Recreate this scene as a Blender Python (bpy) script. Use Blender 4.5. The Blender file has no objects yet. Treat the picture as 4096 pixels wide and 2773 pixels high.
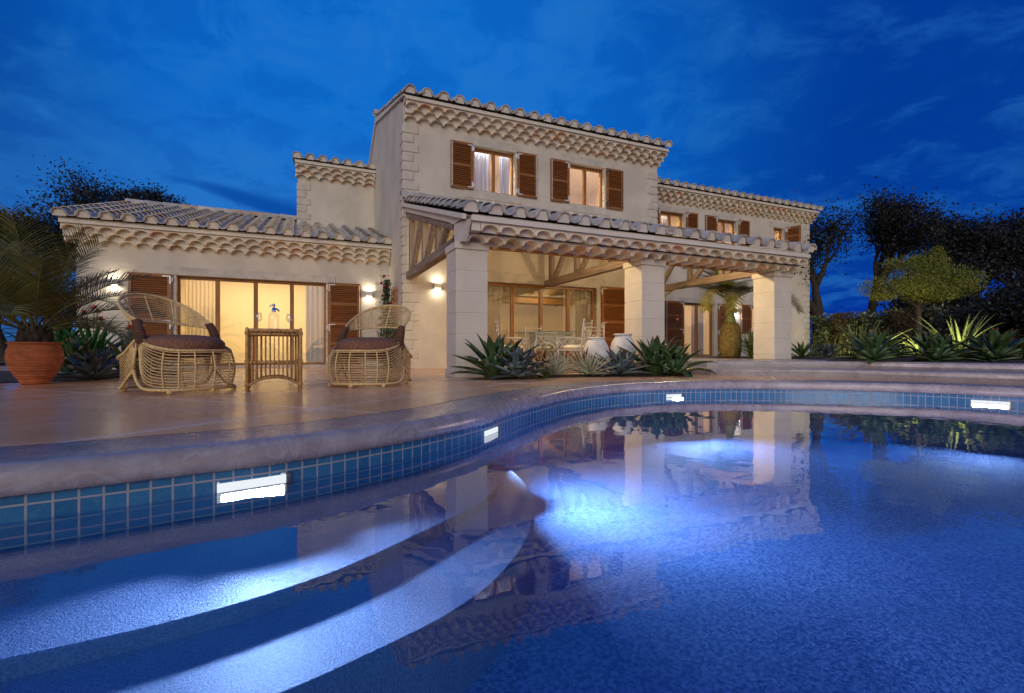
import bpy, bmesh, math, random
import numpy as np
from mathutils import Vector, Matrix
R = math.radians
PI = math.pi
sc = bpy.context.scene
COL = sc.collection
rnd = random.Random(7)

# ------------------------------------------------------------------ camera
TH = R(23.5)
cam_d = bpy.data.cameras.new('camera'); cam = bpy.data.objects.new('camera', cam_d); COL.objects.link(cam)
cam.location = (0, 0, .36); cam.rotation_euler = (R(90), 0, -TH)
cam_d.sensor_width = 36; cam_d.lens = 493 / 1024 * 36
cam_d.shift_y = 5.5 / 1024
cam_d.clip_start = .02; cam_d.clip_end = 2000
sc.camera = cam
sc.view_settings.view_transform = 'Standard'; sc.view_settings.look = 'None'
sc.view_settings.exposure = 0; sc.view_settings.gamma = 1
sc.cycles.use_denoising = True
sc.cycles.max_bounces = 8; sc.cycles.transparent_max_bounces = 16
sc.cycles.diffuse_bounces = 4; sc.cycles.glossy_bounces = 4
sc.cycles.caustics_reflective = False; sc.cycles.caustics_refractive = False
sc.cycles.sample_clamp_indirect = 4


# ------------------------------------------------------------------ node helper
class NT:
    def __init__(s, tree): s.t = tree; s.n = tree.nodes; s.l = tree.links
    def put(s, inp, v):
        if v is None: return
        if isinstance(v, bpy.types.NodeSocket): s.l.new(v, inp)
        else:
            if inp.type == 'RGBA' and len(v) == 3: v = (*v, 1)
            inp.default_value = v
    def node(s, typ, ins=None, **kw):
        n = s.n.new(typ)
        for k, v in kw.items(): setattr(n, k, v)
        for k, v in (ins or {}).items(): s.put(n.inputs[k], v)
        return n
    def m(s, op, a, b=None, c=None, clamp=False):
        n = s.node('ShaderNodeMath', operation=op, use_clamp=clamp)
        for i, v in enumerate((a, b, c)): s.put(n.inputs[i], v)
        return n.outputs[0]
    def vm(s, op, a, b=None):
        n = s.node('ShaderNodeVectorMath', operation=op); s.put(n.inputs[0], a)
        if b is not None: s.put(n.inputs[1], b)
        return n.outputs['Value' if op in ('DOT_PRODUCT', 'LENGTH') else 'Vector']
    def mix(s, f, a, b, mode='MIX'):
        n = s.node('ShaderNodeMix', data_type='RGBA', blend_type=mode)
        s.put(n.inputs[0], f); s.put(n.inputs[6], a); s.put(n.inputs[7], b)
        return n.outputs[2]
    def ss(s, v, lo, hi):
        n = s.node('ShaderNodeMapRange', interpolation_type='SMOOTHSTEP'); s.put(n.inputs[0], v)
        n.inputs[1].default_value = lo; n.inputs[2].default_value = hi
        return n.outputs[0]
    def noise(s, vec, scale, detail=4, rough=.55, dist=0):
        n = s.node('ShaderNodeTexNoise', {'Scale': scale, 'Detail': detail, 'Roughness': rough, 'Distortion': dist})
        s.put(n.inputs['Vector'], vec); return n.outputs['Fac']


# ------------------------------------------------------------------ world: dusk sky, blue ahead, afterglow behind the camera
world = bpy.data.worlds.new('World'); sc.world = world; world.use_nodes = True
w = NT(world.node_tree); w.n.clear()
d = w.node('ShaderNodeTexCoord').outputs['Generated']
sx = w.node('ShaderNodeSeparateXYZ', {0: d}); X, Y, Z = sx.outputs
fw = w.vm('DOT_PRODUCT', d, (math.sin(TH), math.cos(TH), 0))
rt = w.vm('DOT_PRODUCT', d, (math.cos(TH), -math.sin(TH), 0))
zz = w.m('ADD', w.m('MAXIMUM', Z, 0.0), .22)
pv = w.node('ShaderNodeCombineXYZ', {0: w.m('DIVIDE', rt, zz), 1: w.m('DIVIDE', fw, zz), 2: 0.0}).outputs[0]
cl = w.noise(pv, 1.15, 7, .6, .35)
cl2 = w.noise(pv, 5.5, 5, .62, .5)
cl3 = w.noise(w.vm('MULTIPLY', pv, (.6, 1.3, 1)), .55, 3, .5)
def cdir(px, py):
    v = Vector(((px - 512) / 493, 1, (352 - py) / 493)).normalized()
    return Vector((v.x * math.cos(TH) + v.y * math.sin(TH), -v.x * math.sin(TH) + v.y * math.cos(TH), v.z))
cen = w.vm('DOT_PRODUCT', d, tuple(cdir(410, 150)))          # the brightest part of the dusk sky, behind the house
base = w.mix(w.ss(cen, .71, 1.0), (.0006, .040, .300), (.0045, .150, .600))
base = w.mix(w.m('MULTIPLY', w.m('MULTIPLY', w.ss(Z, .46, .10), w.ss(rt, .30, -.30)), .80), base, (.028, .185, .545))
base = w.mix(w.m('MULTIPLY', w.m('MULTIPLY', w.ss(rt, -.52, -.78), w.ss(Z, .12, .45)), .75), base, (.0015, .050, .255))
base = w.mix(w.m('MULTIPLY', w.ss(Z, .17, .0), w.ss(rt, -.1, .45)), base, (.0010, .026, .31))
puff = w.m('ADD', w.m('MULTIPLY', cl, .45), w.m('MULTIPLY', cl2, .55))
base = w.mix(w.m('MULTIPLY', w.ss(puff, .44, .62), .46), base, (.022, .185, .57))
base = w.mix(w.m('MULTIPLY', w.ss(cl3, .45, .65), w.m('MULTIPLY', w.ss(cen, 1.0, .80), .55)), base, (.0006, .050, .33))
base = w.mix(w.m('MULTIPLY', w.ss(cl2, .52, .38), .22), base, (.0006, .050, .36))
# the long dark cloud low on the left
p1, p2 = cdir(118, 160), cdir(320, 222)
nn = p1.cross(p2).normalized(); tt = (p2 - p1 * p1.dot(p2)).normalized()
along = w.m('ARCTAN2', w.vm('DOT_PRODUCT', d, tuple(tt)), w.vm('DOT_PRODUCT', d, tuple(p1)))
off = w.m('ADD', w.vm('DOT_PRODUCT', d, tuple(nn)), w.m('MULTIPLY', w.m('SUBTRACT', cl2, .5), .02))
wid = w.m('MULTIPLY', w.ss(along, .0, .32), .034)
sh = w.m('SUBTRACT', 1.0, w.m('DIVIDE', w.m('ABSOLUTE', off), w.m('ADD', wid, .002)), clamp=True)
base = w.mix(w.m('MULTIPLY', w.m('MULTIPLY', w.ss(sh, 0, .8), w.ss(along, .75, .35)), w.m('MULTIPLY', w.ss(along, .02, .16), .85)), base, (.001, .062, .35))
# afterglow
glow = w.mix(w.ss(Z, .0, .30), (.92, .50, .20), (.25, .22, .34))
glow = w.mix(w.ss(Z, .25, .9), glow, (.02, .13, .46))
glow = w.mix(w.m('MULTIPLY', w.ss(cl, .5, .66), .5), glow, (.10, .11, .22))
skyc = w.mix(w.ss(fw, .12, -.40), base, glow)
skyc = w.mix(w.ss(Z, .0, -.06), skyc, (.004, .010, .03))
bg = w.node('ShaderNodeBackground', {'Color': skyc, 'Strength': 1.0})
w.l.new(bg.outputs[0], w.node('ShaderNodeOutputWorld').inputs[0])

# faint, very soft sunset light from the left behind the camera
sd = bpy.data.lights.new('sun', 'SUN'); sun = bpy.data.objects.new('sun', sd); COL.objects.link(sun)
sd.energy = 1.22; sd.angle = R(40); sd.color = (1, .95, .85)
sun.rotation_euler = Vector((.50, .80, -.33)).to_track_quat('-Z', 'Y').to_euler()


# ------------------------------------------------------------------ mesh builder
class MB:
    def __init__(s): s.v = []; s.f = []; s.m = []
    def add(s, vs, fs, mi=0):
        o = len(s.v); s.v += [tuple(p) for p in vs]
        for f in fs: s.f.append(tuple(i + o for i in f)); s.m.append(mi)
        return s
    def box(s, x0, x1, y0, y1, z0, z1, mi=0):
        return s.add([(x, y, z) for z in (z0, z1) for y in (y0, y1) for x in (x0, x1)],
                     [(0, 2, 3, 1), (4, 5, 7, 6), (0, 1, 5, 4), (2, 6, 7, 3), (0, 4, 6, 2), (1, 3, 7, 5)], mi)
    def prism(s, poly, axis, a, b, mi=0):
        n = len(poly)
        def P(p, t):
            return (t, p[0], p[1]) if axis == 'x' else ((p[0], t, p[1]) if axis == 'y' else (p[0], p[1], t))
        vs = [P(p, a) for p in poly] + [P(p, b) for p in poly]
        fs = [tuple(range(n - 1, -1, -1)), tuple(range(n, 2 * n))] + [(i, (i + 1) % n, n + (i + 1) % n, n + i) for i in range(n)]
        return s.add(vs, fs, mi)
    def bar(s, a, b, wd, hg=None, mi=0, up=(0, 0, 1)):
        a = Vector(a); b = Vector(b); hg = hg or wd; t = (b - a).normalized(); u = Vector(up)
        if abs(t.dot(u)) > .98: u = Vector((1, 0, 0))
        x = t.cross(u).normalized() * wd / 2; y = x.cross(t).normalized() * hg / 2
        vs = [p + q for p in (a, b) for q in (-x - y, x - y, x + y, -x + y)]
        return s.add(vs, [(0, 1, 2, 3), (7, 6, 5, 4), (0, 4, 5, 1), (1, 5, 6, 2), (2, 6, 7, 3), (3, 7, 4, 0)], mi)
    def tube(s, pts, r, n=6, closed=False, mi=0, caps=True):
        pts = [Vector(p) for p in pts]; N = len(pts)
        rs = r if isinstance(r, (list, tuple)) else [r] * N
        T = []
        for i in range(N):
            a = pts[(i - 1) % N] if (closed or i > 0) else pts[i]; b = pts[(i + 1) % N] if (closed or i < N - 1) else pts[i]
            t = (b - a); T.append(t.normalized() if t.length > 1e-9 else Vector((0, 0, 1)))
        u = T[0].orthogonal().normalized(); vs = []
        for i in range(N):
            u = (u - T[i] * u.dot(T[i])).normalized(); v = T[i].cross(u)
            for k in range(n):
                c = 2 * PI * k / n; vs.append(pts[i] + (u * math.cos(c) + v * math.sin(c)) * rs[i])
        fs = []
        for i in range(N if closed else N - 1):
            j = (i + 1) % N
            for k in range(n):
                q = (k + 1) % n; fs.append((i * n + k, i * n + q, j * n + q, j * n + k))
        if not closed and caps: fs += [tuple(range(n - 1, -1, -1)), tuple((N - 1) * n + k for k in range(n))]
        return s.add(vs, fs, mi)
    def lathe(s, prof, c=(0, 0, 0), n=24, mi=0, wob=None, sx=1, sy=1):
        vs = []; fs = []
        for r, z in prof:
            for k in range(n):
                a = 2 * PI * k / n; rr = r * (wob(a, z) if wob else 1)
                vs.append((c[0] + rr * math.cos(a) * sx, c[1] + rr * math.sin(a) * sy, c[2] + z))
        for i in range(len(prof) - 1):
            for k in range(n):
                q = (k + 1) % n; fs.append((i * n + k, i * n + q, (i + 1) * n + q, (i + 1) * n + k))
        if prof[0][0] > 1e-4: fs.append(tuple(range(n - 1, -1, -1)))
        if prof[-1][0] > 1e-4: fs.append(tuple((len(prof) - 1) * n + k for k in range(n)))
        return s.add(vs, fs, mi)
    def build(s, name, mats, parent=None, smooth=False, bevel=0, world=False, uv=None):
        me = bpy.data.meshes.new(name); me.from_pydata(s.v, [], s.f)
        if not isinstance(mats, (list, tuple)): mats = [mats]
        for mt in mats: me.materials.append(mt)
        if len(mats) > 1: me.polygons.foreach_set('material_index', s.m)
        if smooth: me.polygons.foreach_set('use_smooth', [True] * len(s.f))
        if uv is not None:
            l = me.uv_layers.new(name='UVMap'); li = np.empty(len(me.loops), dtype=np.int32); me.loops.foreach_get('vertex_index', li)
            l.data.foreach_set('uv', np.array(uv, dtype=np.float32)[li].ravel())
        me.update()
        o = bpy.data.objects.new(name, me); COL.objects.link(o)
        if parent:
            o.parent = parent
            if world: o.matrix_parent_inverse = Matrix.Translation(-Vector(parent.location))
        if bevel:
            b = o.modifiers.new('bevel', 'BEVEL'); b.width = bevel; b.segments = 2; b.limit_method = 'ANGLE'; b.angle_limit = R(50)
        return o

def tag(o, label=None, cat=None, group=None, kind=None):
    if label: o['label'] = label
    if cat: o['category'] = cat
    if group: o['group'] = group
    if kind: o['kind'] = kind
    return o
def thing(name, label, cat, loc=(0, 0, 0), rz=0, group=None):
    o = bpy.data.objects.new(name, None); COL.objects.link(o); o.location = loc; o.rotation_euler = (0, 0, rz)
    o.empty_display_size = .1
    return tag(o, label, cat, group)
def dup(o, loc=None, rz=None, label=None, scale=None, parent=None):
    c = o.copy(); COL.objects.link(c)
    if parent: c.parent = parent
    if loc is not None: c.location = loc
    if rz is not None: c.rotation_euler = (0, 0, rz)
    if scale is not None: c.scale = scale if isinstance(scale, tuple) else (scale,) * 3
    if label: c['label'] = label
    for ch in list(o.children): dup(ch, parent=c)
    return c
def cr(pts, n=8, closed=False):
    P = [Vector(p) for p in pts]; N = len(P); out = []
    for i in range(N if closed else N - 1):
        g = (lambda k: P[k % N]) if closed else (lambda k: P[max(0, min(N - 1, k))])
        a, b, c, e = g(i - 1), g(i), g(i + 1), g(i + 2)
        for k in range(n):
            t = k / n
            out.append(.5 * (2 * b + (c - a) * t + (2 * a - 5 * b + 4 * c - e) * t * t + (3 * b - a - 3 * c + e) * t ** 3))
    if not closed: out.append(P[-1])
    return out


# ------------------------------------------------------------------ materials
def mat(name, col, rough=.6, var=.12, scale=6, bump=0, bscale=60, spec=.5, metal=0, col2=None, island=None, stretch=None, coat=0, trans=0):
    m = bpy.data.materials.new(name); m.use_nodes = True; t = NT(m.node_tree); b = t.n['Principled BSDF']
    oc = t.node('ShaderNodeTexCoord').outputs['Object']
    if stretch: oc = t.vm('MULTIPLY', oc, stretch)
    nz = t.noise(oc, scale, 6, .6)
    c2 = col2 if col2 else tuple(min(1, c * (1 + var)) for c in col)
    c1 = col if col2 else tuple(c * (1 - var) for c in col)
    c = t.mix(t.ss(nz, .3, .7), c1, c2)
    if island:
        ri = t.node('ShaderNodeNewGeometry').outputs['Random Per Island']
        ramp = t.node('ShaderNodeValToRGB', {0: ri}); e = ramp.color_ramp.elements
        e[0].color = (*island[0], 1); e[1].color = (*island[-1], 1); e[1].position = (len(island) - 1) / len(island); e[0].position = 0
        for k in range(1, len(island) - 1): x = e.new(k / len(island)); x.color = (*island[k], 1)
        ramp.color_ramp.interpolation = 'CONSTANT'
        c = t.mix(1.0, t.mix(.75, ramp.outputs[0], ramp.outputs[0]), t.mix(t.ss(nz, .25, .75), (1 - var,) * 3, (1 + var,) * 3), 'MULTIPLY')
    t.put(b.inputs['Base Color'], c)
    t.put(b.inputs['Roughness'], rough); b.inputs['Metallic'].default_value = metal
    b.inputs['Specular IOR Level'].default_value = spec
    b.inputs['Coat Weight'].default_value = coat
    if bump:
        bn = t.node('ShaderNodeBump', {'Strength': bump, 'Distance': .01, 'Height': t.noise(oc, bscale, 5, .65)})
        t.put(b.inputs['Normal'], bn.outputs[0])
    m['_'] = 1
    return m
def glassmat(name, tint=(1, 1, 1), base=.08, ior=1.45, edge=1.0, rough=0.0, bump=None, gtint=(1, 1, 1)):
    m = bpy.data.materials.new(name); m.use_nodes = True; t = NT(m.node_tree); t.n.clear()
    nrm = None
    if bump: nrm = bump(t)
    ge = t.node('ShaderNodeNewGeometry')                       # thin sheet: the same reflectance from both sides
    cs = t.m('ABSOLUTE', t.vm('DOT_PRODUCT', nrm if nrm is not None else ge.outputs['Normal'], ge.outputs['Incoming']))
    r0 = ((ior - 1) / (ior + 1)) ** 2
    fr = t.m('ADD', t.m('MULTIPLY', t.m('POWER', t.m('SUBTRACT', 1.0, cs, clamp=True), 5.0), 1 - r0), r0)
    f = t.m('ADD', t.m('MULTIPLY', fr, edge), base, clamp=True)
    g = t.node('ShaderNodeBsdfGlossy', {'Roughness': rough, 'Color': gtint})
    if nrm is not None: t.put(g.inputs['Normal'], nrm)
    mx = t.node('ShaderNodeMixShader', {0: f, 1: t.node('ShaderNodeBsdfTransparent', {0: tint}).outputs[0], 2: g.outputs[0]})
    t.l.new(mx.outputs[0], t.node('ShaderNodeOutputMaterial').inputs[0])
    return m
def emit(name, col, st):
    m = bpy.data.materials.new(name); m.use_nodes = True; t = NT(m.node_tree); t.n.clear()
    e = t.node('ShaderNodeEmission', {'Color': col, 'Strength': st})
    t.l.new(e.outputs[0], t.node('ShaderNodeOutputMaterial').inputs[0]); return m
def wood(name, c1, c2, axis='z', rough=.5, sc_=1.0, bump=.3):
    st = {'z': (26, 26, 1.6), 'x': (1.6, 26, 26), 'y': (26, 1.6, 26)}[axis]
    return mat(name, c1, rough, scale=sc_, col2=c2, stretch=st, bump=bump, bscale=1.6 * sc_)

M = {}
M['stucco'] = mat('stucco', (.60, .545, .455), .9, .11, 1.3, .35, 55, .2)
M['stone'] = mat('cut stone', (.57, .52, .44), .85, .10, 4, .18, 40, .25)
M['lintel'] = mat('lintel stone', (.54, .495, .425), .85, .12, 5, .15, 30, .25)
M['pillar'] = mat('pillar stone', (.66, .605, .52), .8, .05, 3, .10, 50, .25)
M['white'] = mat('white plaster', (.68, .63, .55), .85, .04, 3, .1, 60, .2)
TILES = [tuple(min(.8, q * 1.42) for q in c) for c in [(.50, .41, .30), (.55, .46, .35), (.46, .37, .25), (.58, .50, .39), (.52, .30, .17), (.53, .45, .33), (.50, .35, .22), (.57, .48, .36), (.42, .35, .24), (.55, .47, .37)]]
M['tile'] = mat('clay roof tile', (.5, .4, .3), .75, .18, 9, .2, 45, .3, island=TILES)
M['rooftile'] = mat('skylight grey roof tile', (.5, .48, .44), .7, .2, 9, .25, 45, .35, island=[(.50, .47, .42), (.42, .41, .39), (.55, .51, .45), (.36, .36, .36), (.50, .36, .26), (.46, .45, .42), (.58, .54, .47), (.40, .39, .36), (.53, .44, .35), (.45, .44, .42)])  # clay tile greyed so its colour carries the cool skylight on the roofs
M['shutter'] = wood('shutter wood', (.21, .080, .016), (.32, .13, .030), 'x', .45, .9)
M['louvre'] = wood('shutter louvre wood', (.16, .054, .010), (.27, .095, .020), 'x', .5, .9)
M['frame'] = wood('window frame wood', (.24, .10, .022), (.36, .16, .042), 'z', .4, .8)
M['beamwood'] = wood('varnished beam wood', (.25, .10, .024), (.36, .155, .038), 'x', .45, .8)
M['rough'] = wood('weathered timber', (.15, .105, .075), (.36, .28, .21), 'y', .8, .8, .5)
M['roughv'] = wood('weathered post timber', (.17, .12, .09), (.34, .265, .20), 'z', .8, .8, .5)
M['rafter'] = wood('rafter wood', (.30, .15, .05), (.40, .22, .08), 'y', .6)
M['metalw'] = mat('pale metal fitting', (.72, .74, .76), .35, .03, spec=.5, metal=.3)
M['metald'] = mat('dark metal fitting', (.05, .06, .07), .4, .03)
M['steel'] = mat('brushed steel', (.55, .56, .58), .35, .05, metal=.8)
M['room'] = mat('cream room paint', (.80, .70, .47), .9, .03)
M['roomp'] = mat('pale rose room paint', (.80, .71, .63), .9, .03)
M['roomf'] = mat('room floor', (.50, .38, .22), .5, .1)
def sheer(name, col, tr):
    m = bpy.data.materials.new(name); m.use_nodes = True; t = NT(m.node_tree); t.n.clear()
    df = t.node('ShaderNodeBsdfDiffuse', {'Color': col}); tl = t.node('ShaderNodeBsdfTranslucent', {'Color': col}); tp = t.node('ShaderNodeBsdfTransparent')
    a = t.node('ShaderNodeMixShader', {0: .68, 1: df.outputs[0], 2: tl.outputs[0]}); b = t.node('ShaderNodeMixShader', {0: tr, 1: a.outputs[0], 2: tp.outputs[0]})
    t.l.new(b.outputs[0], t.node('ShaderNodeOutputMaterial').inputs[0]); return m
M['curtain'] = sheer('sheer curtain cloth', (.86, .80, .68), .28)
M['curtainb'] = sheer('blue grey curtain cloth', (.52, .57, .74), .18)
M['pane'] = glassmat('window glass', (.97, .97, .95), .19, 1.5, 1.0)
M['iron'] = mat('painted wrought iron', (.44, .42, .40), .5, .05, metal=.1)
M['seat'] = mat('cream seat cloth', (.78, .70, .55), .9, .05, 40, .1, 200)
M['tglass'] = glassmat('table glass', (.80, .92, .90), .06, 1.5)
M['bglass'] = glassmat('bottle glass', (.95, .96, .96), .05, 1.5, .95)
M['bluem'] = mat('blue tinted chrome', (.45, .60, .85), .15, .05, metal=1)
M['rattan'] = mat('pale rattan', (.66, .47, .21), .5, .22, 30, .15, 120, stretch=(1, 1, 1))
M['rattanb'] = mat('bound rattan rim', (.66, .47, .20), .5, .30, 60, .5, 110)
M['cane'] = mat('honey cane', (.50, .29, .10), .45, .30, 25, .3, 80)
M['wrap'] = mat('brown cord binding', (.14, .058, .030), .7, .3, 4, .8, 60, stretch=(1, 1, 14))
M['cushion'] = mat('mottled brown cushion', (.12, .046, .024), .85, scale=70, col2=(.30, .145, .08), bump=.7, bscale=75)
M['terracotta'] = mat('terracotta', (.42, .125, .045), .8, .22, 9, .35, 60, stretch=(1, 1, 2.2))
M['urn'] = mat('whitewashed clay', (.60, .57, .54), .85, scale=6, col2=(.78, .75, .71), bump=.3, bscale=40)
M['bark'] = mat('bark', (.045, .035, .026), .9, .35, 10, .6, 25)
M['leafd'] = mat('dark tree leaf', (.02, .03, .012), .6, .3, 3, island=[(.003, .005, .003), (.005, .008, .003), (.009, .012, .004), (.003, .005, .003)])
M['leafg'] = mat('lit hedge leaf', (.06, .08, .02), .55, .3, 3, island=[(.05, .07, .02), (.12, .14, .05), (.30, .30, .16), (.04, .055, .02), (.025, .04, .012)])
M['leafbrown'] = mat('dry hedge twig', (.10, .05, .02), .8, .3, 3, island=[(.09, .045, .018), (.13, .07, .025), (.06, .03, .012)])
M['needle'] = mat('fine needle foliage', (.06, .09, .01), .6, .3, 3, island=[(.12, .14, .012), (.17, .19, .018), (.09, .11, .01), (.22, .23, .03)])
M['agaveg'] = mat('green agave leaf', (.035, .085, .035), .38, scale=5, col2=(.075, .13, .045))
M['agaveb'] = mat('blue agave leaf', (.085, .125, .145), .5, scale=5, col2=(.12, .165, .185))
M['agavet'] = mat('dry agave tip', (.15, .08, .04), .6, .2)
M['agavec'] = mat('cream leaf margin', (.52, .52, .38), .5, .08)
M['agavev'] = mat('variegated leaf heart', (.04, .10, .035), .45, .15)
M['red'] = mat('red bromeliad leaf', (.17, .022, .012), .4, .35, 5)
M['grass'] = mat('tuft grass blade', (.05, .11, .02), .6, .3, 3, island=[(.045, .11, .02), (.07, .15, .03), (.03, .07, .015), (.15, .14, .05)])
M['strap'] = mat('pale green strap leaf', (.16, .22, .07), .45, .25, 6)
M['clivia'] = mat('glossy clivia leaf', (.03, .12, .03), .3, .25, 5)
M['petal'] = mat('red petal', (.55, .015, .01), .6, .25, 20)
M['rose'] = mat('deep red rose', (.42, .012, .02), .6, .3, 30)
M['pink'] = mat('pink petal', (.75, .28, .25), .6, .2, 30)
M['rosel'] = mat('rose leaf', (.02, .07, .02), .45, .3, 8, island=[(.015, .06, .015), (.03, .09, .025), (.02, .05, .02)])
M['palm'] = mat('palm leaflet', (.05, .075, .02), .45, .25, 6, island=[(.13, .135, .034), (.19, .185, .05), (.09, .105, .027), (.15, .135, .045)])
M['palmy'] = mat('yellow green palm leaflet', (.14, .14, .02), .45, .25, 6, island=[(.22, .20, .03), (.30, .26, .045), (.15, .15, .027)])
M['shaft'] = mat('pale green palm crownshaft', (.28, .32, .10), .45, .18, 5, stretch=(1, 1, .4))
M['fibre'] = mat('fibrous palm trunk', (.16, .11, .03), .9, scale=16, col2=(.38, .28, .08), bump=1.0, bscale=24)
M['trellis'] = mat('orange trellis wood', (.42, .15, .04), .6, .15)
M['grassland'] = mat('dark lawn', (.012, .02, .01), .95, .3, 2)
M['soil'] = mat('planting soil', (.045, .03, .02), .95, .3, 20, .5, 50)
M['lampshell'] = mat('white lamp housing', (.72, .72, .70), .4, .03)
M['lampglow'] = emit('sconce glow', (1, .93, .78), 9)
M['lampdim'] = emit('added lantern glow', (1, .85, .6), .8)
M['bar'] = emit('pool light diffuser', (.88, .94, 1.0), .95)


def deckmat():
    m = bpy.data.materials.new('polished deck slab'); m.use_nodes = True; t = NT(m.node_tree); b = t.n['Principled BSDF']
    oc = t.node('ShaderNodeTexCoord').outputs['Object']
    n1 = t.noise(oc, 1.4, 7, .62, .6); n2 = t.noise(oc, 9, 6, .6, .4)
    c = t.mix(t.ss(n1, .3, .7), (.60, .315, .155), (.71, .415, .24))
    c = t.mix(t.m('MULTIPLY', t.ss(n2, .5, .75), .22), c, (.76, .50, .35))
    u = t.vm('DOT_PRODUCT', oc, (.655, -.756, 0)); v = t.vm('DOT_PRODUCT', oc, (.756, .655, 0))
    def line(x, o, sp):
        q = t.m('ABSOLUTE', t.m('SUBTRACT', t.m('MODULO', t.m('ADD', x, 100 * sp - o + sp / 2), sp), sp / 2))
        return t.ss(q, .014, .009)
    ln = t.m('MAXIMUM', line(u, -2.49, 2.81), line(v, 2.31, 2.81))
    t.put(b.inputs['Base Color'], t.mix(ln, c, (.85, .76, .66)))
    t.put(b.inputs['Roughness'], t.m('ADD', t.m('MULTIPLY', t.ss(n1, .3, .7), .10), .20))
    b.inputs['Specular IOR Level'].default_value = .26
    h = t.m('SUBTRACT', t.m('MULTIPLY', t.noise(oc, 3.2, 4), .5), t.m('MULTIPLY', ln, .7))
    t.put(b.inputs['Normal'], t.node('ShaderNodeBump', {'Strength': .035, 'Distance': .01, 'Height': h}).outputs[0])
    return m
M['deck'] = deckmat()
def copingmat(name, a, bcol, rough):
    m = bpy.data.materials.new(name); m.use_nodes = True; t = NT(m.node_tree); b = t.n['Principled BSDF']
    oc = t.node('ShaderNodeTexCoord').outputs['Object']
    n1 = t.noise(oc, 5, 8, .65, .8); n2 = t.noise(oc, 26, 5, .6, .3)
    c = t.mix(t.ss(n1, .32, .68), a, bcol)
    vein = t.ss(t.m('ABSOLUTE', t.m('SUBTRACT', t.noise(oc, 3.4, 5, .6, 1.2), .5)), .02, .0)
    c = t.mix(t.m('MULTIPLY', vein, .4), c, tuple(min(1, q * 1.35) for q in bcol))
    t.put(b.inputs['Base Color'], c); t.put(b.inputs['Roughness'], t.m('ADD', t.m('MULTIPLY', n2, .25), rough))
    t.put(b.inputs['Normal'], t.node('ShaderNodeBump', {'Strength': .12, 'Distance': .01, 'Height': n2}).outputs[0])
    return m
M['coping'] = copingmat('coping stone', (.25, .215, .215), (.36, .32, .325), .15)
M['step'] = copingmat('step stone', (.24, .215, .22), (.34, .31, .32), .18)
def poolmat():
    m = bpy.data.materials.new('pebbled pool plaster'); m.use_nodes = True; t = NT(m.node_tree); b = t.n['Principled BSDF']
    oc = t.node('ShaderNodeTexCoord').outputs['Object']
    n1 = t.noise(oc, 58, 4, .7, .2); n2 = t.noise(oc, 1.6, 5, .6)
    vo = t.node('ShaderNodeTexVoronoi', {'Scale': 90.0}); t.put(vo.inputs['Vector'], oc)
    c = t.mix(t.ss(n1, .38, .62), (.055, .115, .27), (.21, .28, .48))
    c = t.mix(t.m('MULTIPLY', t.ss(n2, .4, .7), .35), c, (.07, .14, .27))
    t.put(b.inputs['Base Color'], c); b.inputs['Roughness'].default_value = .8; b.inputs['Specular IOR Level'].default_value = .2
    h = t.m('ADD', n1, t.m('MULTIPLY', vo.outputs[0], .5))
    t.put(b.inputs['Normal'], t.node('ShaderNodeBump', {'Strength': .38, 'Distance': .012, 'Height': h}).outputs[0])
    return m
M['pool'] = poolmat()
def stepmat():
    m = poolmat(); m.name = 'smooth pool step plaster'; t = NT(m.node_tree)
    t.put(t.n['Principled BSDF'].inputs['Roughness'], .7)
    for n in t.n:
        if n.type == 'BUMP': n.inputs['Strength'].default_value = .25
        if n.type == 'TEX_NOISE' and n.inputs['Scale'].default_value > 40: n.inputs['Scale'].default_value = 150
        if n.type == 'TEX_VORONOI': n.inputs['Scale'].default_value = 200
    for n in list(t.n):
        if n.type == 'MIX' and not n.inputs[6].is_linked: n.inputs[6].default_value = (.135, .165, .26, 1); n.inputs[7].default_value = (.25, .285, .41, 1)
        elif n.type == 'MIX': n.inputs[7].default_value = (.17, .205, .31, 1)
    return m
M['poolstep'] = stepmat()
def tilemat():
    m = bpy.data.materials.new('blue mosaic tile'); m.use_nodes = True; t = NT(m.node_tree); b = t.n['Principled BSDF']
    uv = t.node('ShaderNodeTexCoord').outputs['UV']; oc = t.node('ShaderNodeTexCoord').outputs['Object']
    br = t.node('ShaderNodeTexBrick', {'Scale': 1.0, 'Mortar Size': .0042, 'Mortar Smooth': .25, 'Brick Width': .066, 'Row Height': .066,
        'Color1': (.012, .115, .26, 1), 'Color2': (.024, .165, .33, 1), 'Mortar': (.30, .31, .34, 1)}, offset=0.0)
    t.put(br.inputs['Vector'], uv)
    n = t.noise(oc, 60, 5, .65)
    c = t.mix(t.m('MULTIPLY', t.ss(n, .45, .75), .35), br.outputs[0], (.10, .27, .42))
    t.put(b.inputs['Base Color'], c)
    t.put(b.inputs['Roughness'], t.m('ADD', t.m('MULTIPLY', br.outputs['Fac'], .5), .14))
    h = t.m('ADD', t.m('MULTIPLY', br.outputs['Fac'], -1.0), t.m('MULTIPLY', n, .18))
    t.put(b.inputs['Normal'], t.node('ShaderNodeBump', {'Strength': .6, 'Distance': .006, 'Height': h}).outputs[0])
    return m
M['mosaic'] = tilemat()
def wbump(t):
    oc = t.node('ShaderNodeTexCoord').outputs['Object']
    n = t.m('ADD', t.noise(oc, 3.0, 2, .5), t.m('MULTIPLY', t.noise(oc, 11, 2, .5), .12))
    return t.node('ShaderNodeBump', {'Strength': .055, 'Distance': .04, 'Height': n}).outputs[0]
M['water'] = glassmat('pool water', (.53, .77, 1.0), 0.0, 1.33, 1.35, .0, wbump)


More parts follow.
